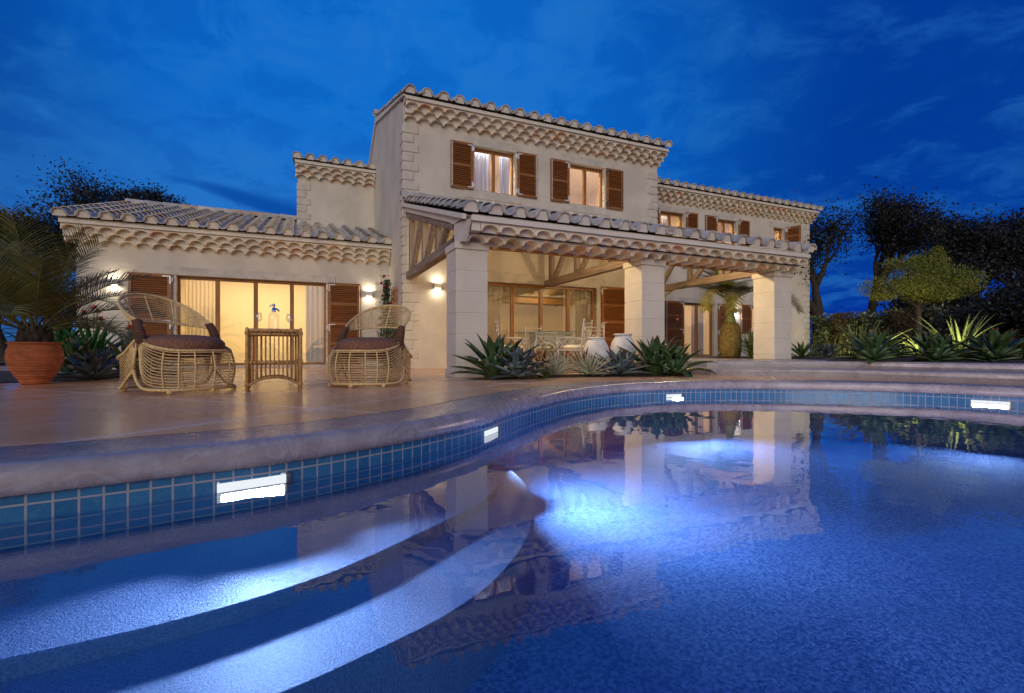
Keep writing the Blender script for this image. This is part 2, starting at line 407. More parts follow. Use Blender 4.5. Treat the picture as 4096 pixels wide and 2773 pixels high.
# ================================================================== SETTING: pool, deck, terrace, ground
WALL = [(-.88, 2.10), (-.42, 2.19), (-.03, 2.29), (.48, 2.53), (.82, 2.76), (1.08, 2.97), (1.42, 3.32), (1.83, 3.70), (2.56, 4.28), (3.43, 4.67),
        (4.2, 4.72), (4.85, 4.58), (5.45, 4.27), (6.0, 3.82), (6.42, 3.33), (6.68, 2.75), (6.82, 1.6), (6.5, .1), (5.3, -1.7), (2.6, -2.7), (-.5, -2.6),
        (-2.4, -1.6), (-3.0, -.1), (-2.75, 1.15), (-2.0, 1.85), (-1.45, 2.03)]
WC = [(p.x, p.y) for p in cr([(x, y, 0) for x, y in WALL], 9, True)]
def normals(loop):
    out = []
    for i in range(len(loop)):
        a = loop[i - 1]; b = loop[(i + 1) % len(loop)]; tx, ty = b[0] - a[0], b[1] - a[1]; L = math.hypot(tx, ty)
        out.append((-ty / L, tx / L))      # outward for this clockwise loop
    return out
WN = normals(WC)
arc = [0]
for i in range(1, len(WC)): arc.append(arc[-1] + math.dist(WC[i], WC[i - 1]))
def sweep(prof, name, m, uv=False, smooth=False, closedprof=False):
    mb = MB(); n = len(prof); uvs = []
    for i in range(len(WC) + (1 if uv else 0)):
        k = i % len(WC); a = arc[k] if i < len(WC) else arc[-1] + math.dist(WC[0], WC[-1])
        for o, z in prof:
            mb.v.append((WC[k][0] + WN[k][0] * o, WC[k][1] + WN[k][1] * o, z)); uvs.append((a + 5 * .066, z + .138 + .66))
    L = len(WC)
    for i in range(L):
        j = i + 1 if uv else (i + 1) % L
        for q in range(n - 1 + (1 if closedprof else 0)):
            q2 = (q + 1) % n; mb.f.append((i * n + q, j * n + q, j * n + q2, i * n + q2)); mb.m.append(0)
    return mb.build(name, m, smooth=smooth, uv=uvs if uv else None)
WZ = -.19; PF = -.66
nose = [(.30, -.104), (-.016, -.104), (-.024, -.098), (-.030, -.082), (-.033, -.064), (-.026, -.030), (-.013, -.010), (.006, -.002), (.03, 0), (.392, 0), (.40, -.004), (.402, -.03)]
tag(sweep(nose, 'pool_coping', M['coping'], smooth=True), kind='structure')
tag(sweep([(0, -.104), (0, -.30)], 'pool_tile_band', M['mosaic'], uv=True), kind='structure')
tag(sweep([(0, -.30), (0, PF + .07), (-.02, PF + .02), (-.08, PF)], 'pool_wall', M['poolstep'], smooth=True), kind='structure')
def flat(name, loops, z, m, kind='structure'):
    bm = bmesh.new(); es = []
    for lp in loops:
        vs = [bm.verts.new((x, y, z)) for x, y in lp]
        es += [bm.edges.new((vs[i], vs[(i + 1) % len(vs)])) for i in range(len(vs))]
    bmesh.ops.triangle_fill(bm, edges=es, use_beauty=True)
    for f in bm.faces:
        if f.normal.z < 0: f.normal_flip()
    me = bpy.data.meshes.new(name); bm.to_mesh(me); bm.free(); me.materials.append(m)
    o = bpy.data.objects.new(name, me); COL.objects.link(o); return tag(o, kind=kind)
def off(o): return [(p[0] + n[0] * o, p[1] + n[1] * o) for p, n in zip(WC, WN)]
flat('pool_floor', [off(.02)], PF, M['pool'])
flat('pool_water', [off(-.0005)], WZ, M['water'])
tag(sweep([(.39, -.016), (.43, -.016)], 'coping_joint', M['soil']), kind='structure')
flat('deck', [off(.422), [(-7, -9), (21, -9), (21, 20), (-7, 20)]], -.003, M['deck'])
flat('lawn', [off(.5), [(-500, -500), (500, -500), (500, 500), (-500, 500)]], -.05, M['grassland'])

# curved steps into the pool, on the left
def stepsolid(name, edge, z, bev=.02):
    pts = [(p.x, p.y) for p in cr([(x, y, 0) for x, y in edge], 8)]
    # back along the wall, a little inside it
    lo = min(range(len(WC)), key=lambda i: math.dist(WC[i], edge[-1])); hi = min(range(len(WC)), key=lambda i: math.dist(WC[i], edge[0]))
    idx = []; i = lo
    while True:
        idx.append(i)
        if i == hi: break
        i = (i - 1) % len(WC)
    o = .012
    poly = pts + [(WC[i][0] + WN[i][0] * o, WC[i][1] + WN[i][1] * o) for i in idx]
    mb = MB(); mb.prism(poly, 'z', PF - .02, z)
    b = mb.build(name, M['poolstep'], bevel=bev)
    b.modifiers['bevel'].segments = 4
    return tag(b, kind='structure')
stepsolid('pool_step', [(-2.6, 1.35), (-1.9, 1.42), (-1.2, 1.47), (-.63, 1.50), (-.24, 1.55), (.09, 1.67), (.35, 1.84), (.60, 2.03), (.83, 2.24), (.98, 2.46), (1.03, 2.70), (1.02, 2.93)], -.345)
stepsolid('pool_step', [(-2.9, .75), (-2.0, .97), (-1.2, 1.11), (-.5, 1.15), (-.1, 1.19), (.18, 1.28), (.42, 1.39), (.64, 1.56), (.88, 1.85), (1.08, 2.22), (1.20, 2.58), (1.25, 2.90), (1.22, 3.12)], -.395, .055)

# raised terrace on the right, two rounded steps
lower = [(6.40, 10.72), (6.40, 7.7), (5.80, 6.75), (5.93, 5.84), (6.30, 5.42), (6.85, 5.0), (7.42, 4.2), (7.88, 2.93), (8.05, 1.4), (7.9, -.5), (7.4, -2.6), (22, -2.6), (22, 12.46), (9.02, 12.46), (9.02, 10.72)]
upper = [(6.62, 10.70), (6.62, 7.7), (6.30, 6.95), (6.43, 6.42), (7.03, 5.95), (7.75, 5.32), (8.25, 4.48), (8.55, 3.18), (8.72, 1.5), (8.6, -.5), (8.2, -2.5), (21.8, -2.5), (21.8, 12.44), (9.04, 12.44), (9.04, 10.70)]
def smoothpart(p, a, b): return p[:a] + [(q.x, q.y) for q in cr([(x, y, 0) for x, y in p[a:b]], 6)] + p[b:]
for lp, z0, z1 in ((lower, -.04, .105), (upper, .08, .21)):
    o = MB().prism(smoothpart(lp, 3, 11), 'z', z0, z1).build('terrace_step', M['step'], bevel=.028)
    o.modifiers['bevel'].segments = 3; tag(o, kind='structure')
flat('soil', [[(8.05, 5.45), (8.5, 4.5), (8.8, 3.2), (8.95, 1.6), (20, 1.6), (20, 12.3), (10.4, 12.3), (9.7, 9.3), (9.3, 6.2)]], .214, M['soil'])
flat('soil', [[(2.0, 6.2), (2.5, 5.95), (3.2, 6.15), (4.2, 6.0), (5.0, 5.75), (5.6, 5.95), (5.72, 6.7), (4.6, 6.74), (2.7, 6.74)]], .004, M['soil'])
flat('soil', [[(-7, 7.6), (-3.5, 7.4), (-2.4, 8.1), (-2.0, 9.5), (-1.9, 11.2), (-2.3, 12.46), (-7, 12.46)]], .004, M['soil'])


# ================================================================== THE VILLA
villa = thing('villa', 'cream two storey stone villa with barrel tile roofs, lit windows and a pillared porch', 'house', (6, 12, 0))
def part(name, mb, m, parent=None, **k): return mb.build(name, m, parent or villa, world=(parent is None), **k)
def sub(name, mb, m, parent, **k):
    o = mb.build(name, m, parent, **k); o.matrix_parent_inverse = Matrix.Translation(-villa.location) ; 
    o.matrix_parent_inverse = Matrix.Identity(4); return o       # vertices already share the parent part's space
def wall(x0, x1, z0, z1, y, th, holes=()):
    mb = MB(); xs = sorted({x0, x1, *[h[0] for h in holes], *[h[1] for h in holes]}); zs = sorted({z0, z1, *[h[2] for h in holes], *[h[3] for h in holes]})
    for i in range(len(xs) - 1):
        for j in range(len(zs) - 1):
            cx, cz = (xs[i] + xs[i + 1]) / 2, (zs[j] + zs[j + 1]) / 2
            if any(h[0] < cx < h[1] and h[2] < cz < h[3] for h in holes): continue
            a, b, c, e = xs[i], xs[i + 1], zs[j], zs[j + 1]
            mb.add([(a, y, c), (b, y, c), (b, y, e), (a, y, e)], [(0, 1, 2, 3)]); mb.add([(a, y + th, c), (b, y + th, c), (b, y + th, e), (a, y + th, e)], [(3, 2, 1, 0)])
    def ring(a, b, c, e, flip):
        p = [(a, c), (b, c), (b, e), (a, e)]
        for k in range(4):
            q = p[(k + 1) % 4]; f = [(p[k][0], y, p[k][1]), (q[0], y, q[1]), (q[0], y + th, q[1]), (p[k][0], y + th, p[k][1])]
            mb.add(f, [(0, 1, 2, 3) if flip else (3, 2, 1, 0)])
    ring(x0, x1, z0, z1, False)
    for h in holes: ring(*h, True)
    return mb
YT, YW = 10.76, 12.5
LD = (-2.38, .63, .06, 2.0); PD = (3.97, 7.06, .04, 2.0); W1 = (3.73, 4.77, 4.09, 5.11); W2 = (6.25, 7.30, 4.09, 5.11)
RD = (11.55, 12.88, .22, 1.97); RW = (14.58, 15.55, 1.02, 1.97); U1 = (10.56, 11.56, 3.92, 4.86); U2 = (12.97, 13.88, 3.92, 4.86); U3 = (15.68, 16.22, 4.20, 4.84)
part('wall', wall(-4.03, 2.098, -.02, 2.86, YW, .25, [LD]), M['stucco'])
part('wall', wall(2.1, 8.99, -.02, 5.74, YT, .25, [PD, W1, W2]), M['stucco'])
part('wall', wall(8.992, 17.57, -.02, 5.48, YW, .25, [RD, RW, U1, U2, U3]), M['stucco'])
part('wall', MB().prism([(12.752, -.02), (18.5, -.02), (18.5, 3.6), (16.5, 4.25), (12.752, 2.98)], 'x', -4.03, -3.8), M['stucco'])
for x in (2.1, 8.74):
    part('wall', MB().prism([(11.012, -.02), (19, -.02), (19, 4.75), (14.6, 7.02), (11.012, 5.93)], 'x', x, x + .25), M['stucco'])
part('wall', MB().prism([(12.752, -.02), (20, -.02), (20, 6), (16.5, 6.8), (12.752, 5.6)], 'x', 17.34, 17.57), M['stucco'])
part('wall', wall(0, 2.098, 2.9, 5.6, 15.15, .25), M['stucco'])
part('wall', MB().prism([(15.402, 2.9), (18.6, 2.9), (18.6, 6.3), (15.402, 5.62)], 'x', 0, .25), M['stucco'])

# ---- barrel tile roofs
def tileroof(name, x0, x1, ye, ze, yr, zr, sp=.368, exp=.34, lip=True, ridge=True):
    mb = MB(); a = math.atan2(zr - ze, yr - ye); L = math.hypot(yr - ye, zr - ze); n = max(1, round((x1 - x0) / sp)); sp = (x1 - x0 - .22) / n
    ca, sa = math.cos(a), math.sin(a)
    def P(x, s_, h): return (x, ye + s_ * ca - h * sa, ze + s_ * sa + h * ca)
    rows = math.ceil(L / exp); K = 8
    def piece(xc, s0, s1, r0, r1, h0, h1, up, th, inner):
        sg = 1 if up else -1; o = len(mb.v); fs = []
        for s_, r, h in ((s0, r0, h0), (s1, r1, h1)):
            for rr in (r, r - th):
                for k in range(K + 1):
                    t = PI * k / K; mb.v.append(P(xc + rr * math.cos(t), s_, h + sg * rr * math.sin(t) * .92))
        n1 = K + 1
        for k in range(K):
            A = o + k; fs.append((A, A + 1, A + 2 * n1 + 1, A + 2 * n1))                # outer
            fs.append((A + n1, A + 1 + n1, A + 1, A))                                   # lower lip
            if inner: fs.append((A + n1, A + 3 * n1, A + 3 * n1 + 1, A + n1 + 1))
        fs.append((o, o + 2 * n1, o + 3 * n1, o + n1)); fs.append((o + K, o + K + n1, o + K + 3 * n1, o + K + 2 * n1))
        for f in fs: mb.f.append(f); mb.m.append(0)
    for c in range(n + 1):
        xc = x0 + .11 + c * sp
        for k in range(rows):
            s0 = k * exp + rnd.uniform(-.012, .012); s1 = min(L, s0 + exp + .05); j = rnd.uniform(-.006, .006)
            piece(xc + j, s0, s1, .128, .108, .062, .028, True, .02, k == 0)
            if c < n: piece(xc + sp / 2, s0 + (.02 if k else -.004), s1, .112, .096, .128, .095, False, .02, True)
    for c in range(n + 1):                                       # plaster closing the arches at the eave
        xc = x0 + .11 + c * sp
        mb.add([P(xc + .114 * math.cos(PI * k / K), .03, .060 + .114 * math.sin(PI * k / K) * .92) for k in range(K + 1)] + [P(xc - .10, .03, .012), P(xc + .10, .03, .012)], [tuple(range(K + 3))], 1)
    return part(name, mb, [M['rooftile'], M['white']])
def ridgecap(x0, x1, y, z, r=.13, piece=.42):
    mb = MB(); n = round((x1 - x0) / piece); pl = (x1 - x0) / n; K = 8
    for i in range(n):
        a, b = x0 + i * pl, x0 + (i + 1) * pl + .05; o = len(mb.v)
        for x, rr in ((a, r), (b, r * .86)):
            for q in (rr, rr - .018):
                for k in range(K + 1): t = PI * (-.08 + 1.16 * k / K); mb.v.append((x, y + q * math.cos(t), z + q * math.sin(t)))
        n1 = K + 1
        for k in range(K):
            A = o + k
            for f in ((A, A + 1, A + 2 * n1 + 1, A + 2 * n1), (A + n1, A + 1 + n1, A + 1, A), (A + 2 * n1, A + 2 * n1 + 1, A + 3 * n1 + 1, A + 3 * n1), (A + n1, A + 3 * n1, A + 3 * n1 + 1, A + n1 + 1)): mb.f.append(f); mb.m.append(0)
    return mb
# ---- rows of tile ends under the eaves
def genoise(x0, x1, ywall, fronts, zb, rh, sp=.277, ext=0.0, name='eave_tiles'):
    mb = MB(); fill = MB()
    for k, yf in enumerate(fronts):
        xa, xb = x0, x1 + ext * (k + 1); n = round((xb - xa - (.5 * sp if k % 2 else 0)) / sp); s_ = sp; z = zb + k * rh; x_ = xa + (.5 * s_ if k % 2 else 0)
        n = int((xb - x_) / s_ + 1e-6); s_ = (xb - x_) / n
        yb = ywall + .02
        top = z + rh + .001 * k
        for i in range(n):
            xc = x_ + (i + .5) * s_; r = s_ / 2 - .001; K = 8; th = .020; o = len(mb.v)
            for y in (yf, yb):
                for rr in (r, r - th):
                    for q in range(K + 1):
                        t = PI * q / K; mb.v.append((xc + rr * math.cos(t), y, z + rr * math.sin(t) * (rh - .012) / r))
            n1 = K + 1
            for q in range(K):
                A = o + q
                for f in ((A, A + 1, A + 1 + n1, A + n1), (A + n1, A + n1 + 1, A + 3 * n1 + 1, A + 3 * n1), (A, A + 2 * n1, A + 2 * n1 + 1, A + 1)): mb.f.append(f); mb.m.append(0)
            for A in (o, o + K): mb.f.append((A, A + n1, A + 3 * n1, A + 2 * n1)); mb.m.append(0)
            dp = min(yb - .005, yf + (.11 if ywall - yf < .34 or k else .26))          # mortar closing the arch behind
            fill.add([(xc + (r - th * .5) * math.cos(PI * q / K), dp, z + (r - th * .5) * math.sin(PI * q / K) * (rh - .012) / r) for q in range(K + 1)], [tuple(range(K + 1))])
            # mortar between the arches, set back a little
            y = yf + .022; pts = [(xc + r * math.cos(PI * q / K), z + r * math.sin(PI * q / K) * (rh - .012) / r) for q in range(K + 1)]
            for q in range(K):
                p, p2 = pts[q], pts[q + 1]
                fill.add([(p[0], y, p[1]), (p[0], y, top), (p2[0], y, top), (p2[0], y, p2[1])], [(0, 1, 2, 3)])
        fill.box(xa + .004, xb - .004, yf + .024 + .0, yb + .01, top - .006, top + .002)
        if k % 2: fill.box(xa + .006, x_ - .002, yf + .03, yb, z, top - .008)
    o = part(name, mb, M['tile']); sub('mortar', fill, M['white'], o)
    return o
def eave(x0, x1, ywall, zb, rows=3, rh=.111, ext=.045, step=.085, fronts=None):
    fr = fronts or [ywall - .02 - step * (k + 1) for k in range(rows)]
    genoise(x0, x1, ywall, fr, zb, rh, ext=ext)
    zt = zb + rows * rh; yf = fr[-1] - .03
    part('fascia', MB().box(x0 - .012, x1 + ext * rows + .02, yf, ywall + .2, zt + .006, zt + .074), M['white'])
    part('eave_infill', MB().box(x0 + .01, x1 + ext * rows - .01, yf + .035, ywall + .2, zt + .0745, zt + .10), M['white'])
    return yf, zt + .078
def roof(x0, x1, ye, ze, yr, zr, back=None, th=.1, tex=0.02):
    pl = [(ye + .12, ze + .03), (yr, zr + .0)] + ([back] if back else []) + ([(back[0], back[1] - th)] if back else []) + [(yr, zr - th), (ye + .12, ze + .03 - th * .2)]
    part('roof', MB().prism(pl, 'x', x0, x1), M['white'])
# left wing
yf, z = eave(-4.22, 2.085, YW, 2.535, ext=0.0)
tileroof('roof_tiles', -4.30, 2.09, yf - .09, z + .01, 16.5, 4.32)
roof(-4.24, 2.09, yf - .09, z + .0, 16.5, 4.30, (19, 3.3))
part('ridge_tiles', ridgecap(-4.28, 2.05, 16.5, 4.42), M['rooftile'])
# two storey block
yf, z = eave(2.11, 8.985, YT, 5.395)
tileroof('roof_tiles', 2.07, 9.17, yf - .07, z + .01, 14.6, 7.12)
roof(2.05, 9.13, yf - .07, z, 14.6, 7.10, (19.2, 4.72), .14)
part('ridge_tiles', ridgecap(2.0, 9.2, 14.6, 7.22), M['rooftile'])
# right wing
yf, z = eave(8.995, 17.57, YW, 5.15)
tileroof('roof_tiles', 8.995, 17.79, yf - .07, z + .01, 16.5, 6.75)
roof(8.995, 17.75, yf - .07, z, 16.5, 6.73, (20, 5.7))
# block at the back
yf, z = eave(-.06, 2.09, 15.15, 5.265, ext=0)
tileroof('roof_tiles', -.12, 2.09, yf - .07, z + .01, 18.6, 6.8)
roof(-.08, 2.09, yf - .07, z, 18.6, 6.78, None)
# porch
yf, z = eave(2.22, 9.04, 7.08, 1.945, rows=2, rh=.118, ext=.04, fronts=[6.68, 6.50])
tileroof('roof_tiles', 2.08, 9.20, 6.43, 2.275, 10.72, 3.60, sp=.368)
part('roof', MB().prism([(6.52, 2.262), (10.758, 3.585), (10.758, 3.415), (7.30, 2.345), (7.09, 2.26), (6.52, 2.258)], 'x', 2.13, 9.10), M['white'])
part('verge', MB().prism([(6.47, 2.262), (10.757, 3.60), (10.757, 3.52), (6.47, 2.19)], 'x', 2.07, 2.127), M['white'])
part('verge', MB().prism([(7.09, 2.26), (6.46, 2.188), (6.66, 1.93), (7.09, 1.97)], 'x', 2.14, 2.20), M['white'])
part('ridge_tiles', ridgecap(2.03, 9.05, 10.69, 3.70, .14), M['rooftile'])
part('beam', MB().box(2.16, 9.0, 7.08, 7.24, 1.962, 2.14), M['beamwood'], bevel=.008)
for i in range(9):
    x = 2.95 + i * .68
    if min(abs(x - q) for q in (5.55, 8.75)) < .2: continue
    part('rafter', MB().bar((x, 7.26, 2.27), (x, 10.75, 3.35), .09, .12), M['rafter'])
def pillar(x, z0, plinth):
    mb = MB(); s_ = .49; y = 6.86
    zs = [z0] + [q for q in (.31, .62, .93, 1.24, 1.55) if q > z0 + .06] + [1.86]
    for a, b in zip(zs, zs[1:]): mb.box(x, x + s_, y, y + s_, a + .004, b - .004)
    mb.box(x + .006, x + s_ - .006, y + .006, y + s_ - .006, z0, 1.86)
    o = part('pillar', mb, M['pillar'], bevel=.006)
    sub('pillar_cap', MB().box(x - .02, x + s_ + .02, y - .02, y + s_ + .02, 1.861, 1.96), M['pillar'], o, bevel=.006)
    if plinth: sub('plinth', MB().box(x - .018, x + s_ + .018, y - .018, y + s_ + .018, z0 - .02, z0 + .095), M['pillar'], o, bevel=.006)
pillar(2.10, 0, True); pillar(5.41, 0, True); pillar(8.63, .21, False)
def truss(x):
    t = part('truss', MB().box(x, x + .15, 7.06, 10.755, 1.945, 2.105), M['rough'], bevel=.012)
    sub('top_chord', MB().prism([(7.27, 2.335), (10.755, 3.41), (10.755, 3.295), (7.27, 2.22)], 'x', x, x + .15), M['rough'], t, bevel=.008)
    zt = lambda y: 2.22 + (y - 7.27) * .308
    for y in (10.5, 9.32, 8.32): sub('post', MB().box(x + .02, x + .13, y - .055, y + .055, 2.106, zt(y) + .02), M['roughv'], t, bevel=.008)
    for ya, yb in ((10.36, 9.58), (9.2, 8.58), (8.2, 7.75)): sub('strut', MB().bar((x + .075, ya, 2.10), (x + .075, yb, zt(yb) + .02), .09, .1), M['roughv'], t, bevel=.008)
    for y, zq in ((10.62, 2.07), (10.62, 1.985), (7.3, 2.06), (10.55, 3.31), (7.45, 2.31)): sub('bolt', MB().tube([(x - .004, y, zq), (x + .01, y, zq)], .018, 8), M['metald'], t)
for x in (2.16, 5.53, 8.72): truss(x)

# ---- corner stones, lintels, sills
def quoins(name, x, y, z0, z1, sx, sy=True, h=.205):
    mb = MB(); n = int((z1 - z0) / h); o_ = .022
    for i in range(n):
        wd, ws = ((.34, .20) if i % 2 else (.23, .32)); a = z0 + i * h + .008; b = z0 + (i + 1) * h - .008
        xa, xb = (x - o_, x + wd) if sx > 0 else (x - wd, x + o_)
        mb.box(xa, xb, y - o_, y + (ws if sy else .05), a, b)
    part(name, mb, M['stone'], bevel=.02)
quoins('quoin', 2.1, YT, .0, 5.37, 1); quoins('quoin', 8.99, YT, 3.6, 5.37, -1)
quoins('quoin', -4.03, YW, 0, 2.5, 1); quoins('quoin', 2.075, YW, 0, 2.5, -1, False)
quoins('quoin', 17.57, YW, .2, 5.13, -1); quoins('quoin', 0, 15.15, 3.9, 5.25, 1)
mb = MB()
for i in range(12):
    a = i * .205; mb.box(2.075, 2.12, YW - (.16 if i % 2 else .08), YW - .024, a + .008, a + .197)
part('quoin', mb, M['stone'], bevel=.018)
def slab(name, x0, x1, z0, z1, y): part(name, MB().box(x0, x1, y - .014, y + .02, z0, z1), M['lintel'], bevel=.008)
slab('lintel', -2.60, .83, 2.001, 2.18, YW); slab('lintel', 3.7, 7.32, 2.001, 2.24, YT)
slab('lintel', 3.5, 4.95, 5.111, 5.31, YT); slab('lintel', 6.05, 7.48, 5.111, 5.30, YT)
slab('sill', 3.5, 4.95, 3.895, 4.089, YT); slab('sill', 6.05, 7.48, 3.895, 4.089, YT)
slab('lintel', 11.35, 13.08, 1.971, 2.15, YW); slab('lintel', 14.35, 15.75, 1.971, 2.15, YW)
slab('lintel', 10.3, 11.78, 4.861, 5.05, YW); slab('lintel', 12.72, 14.12, 4.861, 5.05, YW); slab('lintel', 15.46, 16.47, 4.841, 5.05, YW)
slab('door_step', -2.42, .67, -.01, .058, YW)

# ---- windows and glazed doors
def window(h, y, npan, jamb=True):
    x0, x1, z0, z1 = h; fw = .055; ya, yb = y + .12, y + .19; mb = MB()
    xs = [x0 + (x1 - x0) * i / npan for i in range(npan + 1)]
    mb.box(x0 + .001, x1 - .001, ya, yb, z1 - fw - .01, z1 - .001); mb.box(x0 + .001, x1 - .001, ya, yb, z0 + .001, z0 + fw)
    for i, x in enumerate(xs):
        a, b = (x + .001, x + fw) if i == 0 else ((x - fw, x - .001) if i == npan else (x - fw * .8, x + fw * .8))
        mb.box(a, b, ya - .003, yb + .003, z0 + fw + .0005, z1 - fw - .0105)
    o = part('window', mb, M['frame'], bevel=.006)
    for i in range(npan):
        a = xs[i] + fw * .8; b = xs[i + 1] - fw * .8
        pm = MB().add([(a - .01, ya + .035, z0 + fw - .01), (b + .01, ya + .035, z0 + fw - .01), (b + .01, ya + .035, z1 - fw), (a - .01, ya + .035, z1 - fw)], [(0, 1, 2, 3)])
        sub('pane', pm, M['pane'], o)
    if jamb:
        jm = MB(); n = max(3, round((z1 - z0) / .2)); hh = (z1 - z0) / n
        for i in range(n):
            for s_, x in ((1, x0), (-1, x1)):
                q = .012; a, b = (x - .05, x + q) if s_ > 0 else (x - q, x + .05)
                jm.box(a, b, y - .010, y + .118, z0 + i * hh + .006, z0 + (i + 1) * hh - .006)
        part('jamb', jm, M['stone'], bevel=.012)
    return o
window(LD, YW, 4); window(PD, YT, 4); window(W1, YT, 2); window(W2, YT, 2)
window(RD, YW, 2); window(RW, YW, 2); window(U1, YW, 2); window(U2, YW, 2); window(U3, YW, 1)

# ---- louvred shutters
def shutter(x0, x1, z0, z1, y, hinge, npan, dark=False, rods=True):
    """built flat on the wall; hinge -1 = hinged on its left edge, +1 on its right edge"""
    mb = MB(); ya, yb = y - .055, y - .016; f = .075 if (x1 - x0) > .6 else .06
    mb.box(x0, x0 + f, ya, yb, z0, z1); mb.box(x1 - f, x1, ya, yb, z0, z1)
    hz = (z1 - z0 - f * .9) / npan
    for i in range(npan + 1): mb.box(x0 + f + .0005, x1 - f - .0005, ya + .002, yb - .002, z0 + i * hz, z0 + i * hz + f * .9)
    for i in range(npan):
        a = z0 + i * hz + f * .9; b = z0 + (i + 1) * hz; k = max(4, round((b - a) / .044)); st = (b - a) / k
        for j in range(k):
            c = a + (j + .5) * st
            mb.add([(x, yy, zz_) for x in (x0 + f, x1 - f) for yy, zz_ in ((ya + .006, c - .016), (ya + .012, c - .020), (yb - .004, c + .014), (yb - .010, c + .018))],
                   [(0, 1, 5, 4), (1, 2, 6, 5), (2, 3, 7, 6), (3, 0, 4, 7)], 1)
    mb.box(x0 + f, x1 - f, yb - .003, yb - .001, z0 + f, z1 - f, 1)  # backing in the darker louvre wood stands in for shade between the slats
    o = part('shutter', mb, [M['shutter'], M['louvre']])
    hx = x1 if hinge > 0 else x0; mt = M['metald'] if dark else M['metalw']
    for z in ([z1 - .05, z0 + .05] if npan == 2 else [z1 - .05, z0 + (z1 - z0) * .49, z0 + .06]):
        up = -1 if z > z0 + .2 else 1; m2 = MB(); s_ = -hinge
        L = .16 if (x1 - x0) > .6 else .13
        xa, xb = sorted((hx - .015 * hinge, hx + s_ * L)); m2.box(xa, xb, ya - .006, ya - .001, z - .012, z + .012)
        xa, xb = sorted((hx - .012 * hinge, hx - .038 * hinge)); za, zb = sorted((z + up * .0125, z + up * L)); m2.box(xa, xb, ya - .006, ya - .001, za, zb)
        m2.tube([(hx + hinge * .012, ya + .01, z + up * .02), (hx + hinge * .012, ya + .01, z + up * .11)], .012, 8)
        sub('hinge', m2, mt, o)
    if rods:
        rx = (x0 + .022) if hinge > 0 else (x1 - .022)
        m3 = MB().tube([(rx, ya - .012, z0 + .03), (rx, ya - .012, z1 - .03)], .006, 6)
        for z in (z0 + .06, (z0 + z1) / 2, z1 - .06): m3.box(rx - .012, rx + .012, ya - .02, ya - .001, z - .012, z + .012)
        sub('bolt_rod', m3, mt, o)
    return o
shutter(-3.22, -2.45, .06, 2.01, YW, 1, 4); shutter(.66, 1.40, .06, 2.01, YW, -1, 4)
shutter(3.12, 3.88, .06, 2.05, YT, 1, 4); shutter(7.17, 7.93, .22, 2.05, YT, -1, 4)
shutter(3.16, 3.69, 4.08, 5.135, YT, 1, 2); shutter(4.80, 5.32, 4.08, 5.135, YT, -1, 2)
shutter(5.70, 6.22, 4.08, 5.12, YT, 1, 2); shutter(7.33, 7.84, 4.08, 5.12, YT, -1, 2, dark=True)
shutter(10.76, 11.50, .22, 2.0, YW, 1, 4); shutter(13.0, 13.68, .22, 1.99, YW, -1, 4)
shutter(14.03, 14.54, 1.01, 2.0, YW, 1, 2)
shutter(10.02, 10.52, 3.9, 4.92, YW, 1, 2); shutter(11.62, 12.11, 3.9, 4.92, YW, -1, 2)
shutter(12.43, 12.94, 3.9, 4.92, YW, 1, 2); shutter(13.95, 14.46, 3.9, 4.92, YW, -1, 2)
o = shutter(0, .46, 0, .70, 0, -1, 2, rods=False)                       # the one standing open at the far small window
o.location = Vector((16.24, 12.40, 4.17)) ; o.rotation_euler = (0, 0, R(-68))

# ---- rooms behind the glass
def room(x0, x1, y0, y1, z0, z1, m, pw, col=(1, .80, .50)):
    mb = MB()
    mb.add([(x0, y1, z0), (x1, y1, z0), (x1, y1, z1), (x0, y1, z1)], [(0, 1, 2, 3)]); mb.add([(x0, y0, z0), (x0, y1, z0), (x0, y1, z1), (x0, y0, z1)], [(0, 1, 2, 3)])
    mb.add([(x1, y0, z0), (x1, y0, z1), (x1, y1, z1), (x1, y1, z0)], [(0, 1, 2, 3)]); mb.add([(x0, y0, z1), (x0, y1, z1), (x1, y1, z1), (x1, y0, z1)], [(0, 1, 2, 3)])
    part('room_wall', mb, m)
    part('room_floor', MB().add([(x0, y0, z0), (x1, y0, z0), (x1, y1, z0), (x0, y1, z0)], [(0, 1, 2, 3)]), M['roomf'])
    l = bpy.data.lights.new('room_light', 'AREA'); l.energy = pw; l.color = col; l.shape = 'RECTANGLE'; l.size = (x1 - x0) * .5; l.size_y = (y1 - y0) * .4 if z0 < 3 else .18
    q = bpy.data.objects.new('room_light', l); COL.objects.link(q); q.location = ((x0 + x1) / 2, (y0 + y1) / 2 if z0 < 3 else y0 + .14, z1 - .05); q.parent = villa; q.matrix_parent_inverse = Matrix.Translation(-villa.location)
room(-3.7, 2.0, 12.76, 15.6, .05, 2.6, M['room'], 112)
room(2.5, 8.6, 11.02, 14.4, .03, 2.7, M['room'], 14)
room(2.5, 5.35, 11.02, 14.0, 3.6, 5.5, M['roomp'], 120, (1, .90, .76)); room(5.4, 8.7, 11.02, 14.0, 3.6, 5.5, M['roomp'], 120, (1, .88, .74))
room(9.2, 13.7, 12.76, 15.6, .2, 2.6, M['roomp'], 55, (1, .76, .48)); room(13.9, 17.2, 12.76, 15.6, .2, 2.6, M['roomp'], 40, (1, .72, .55))
room(9.2, 12.2, 12.76, 15.4, 3.3, 5.2, M['room'], 55, (1, .74, .40)); room(12.3, 14.9, 12.76, 15.4, 3.3, 5.2, M['roomp'], 50, (1, .78, .60)); room(15.0, 17.2, 12.76, 15.4, 3.3, 5.2, M['room'], 45, (1, .70, .34))


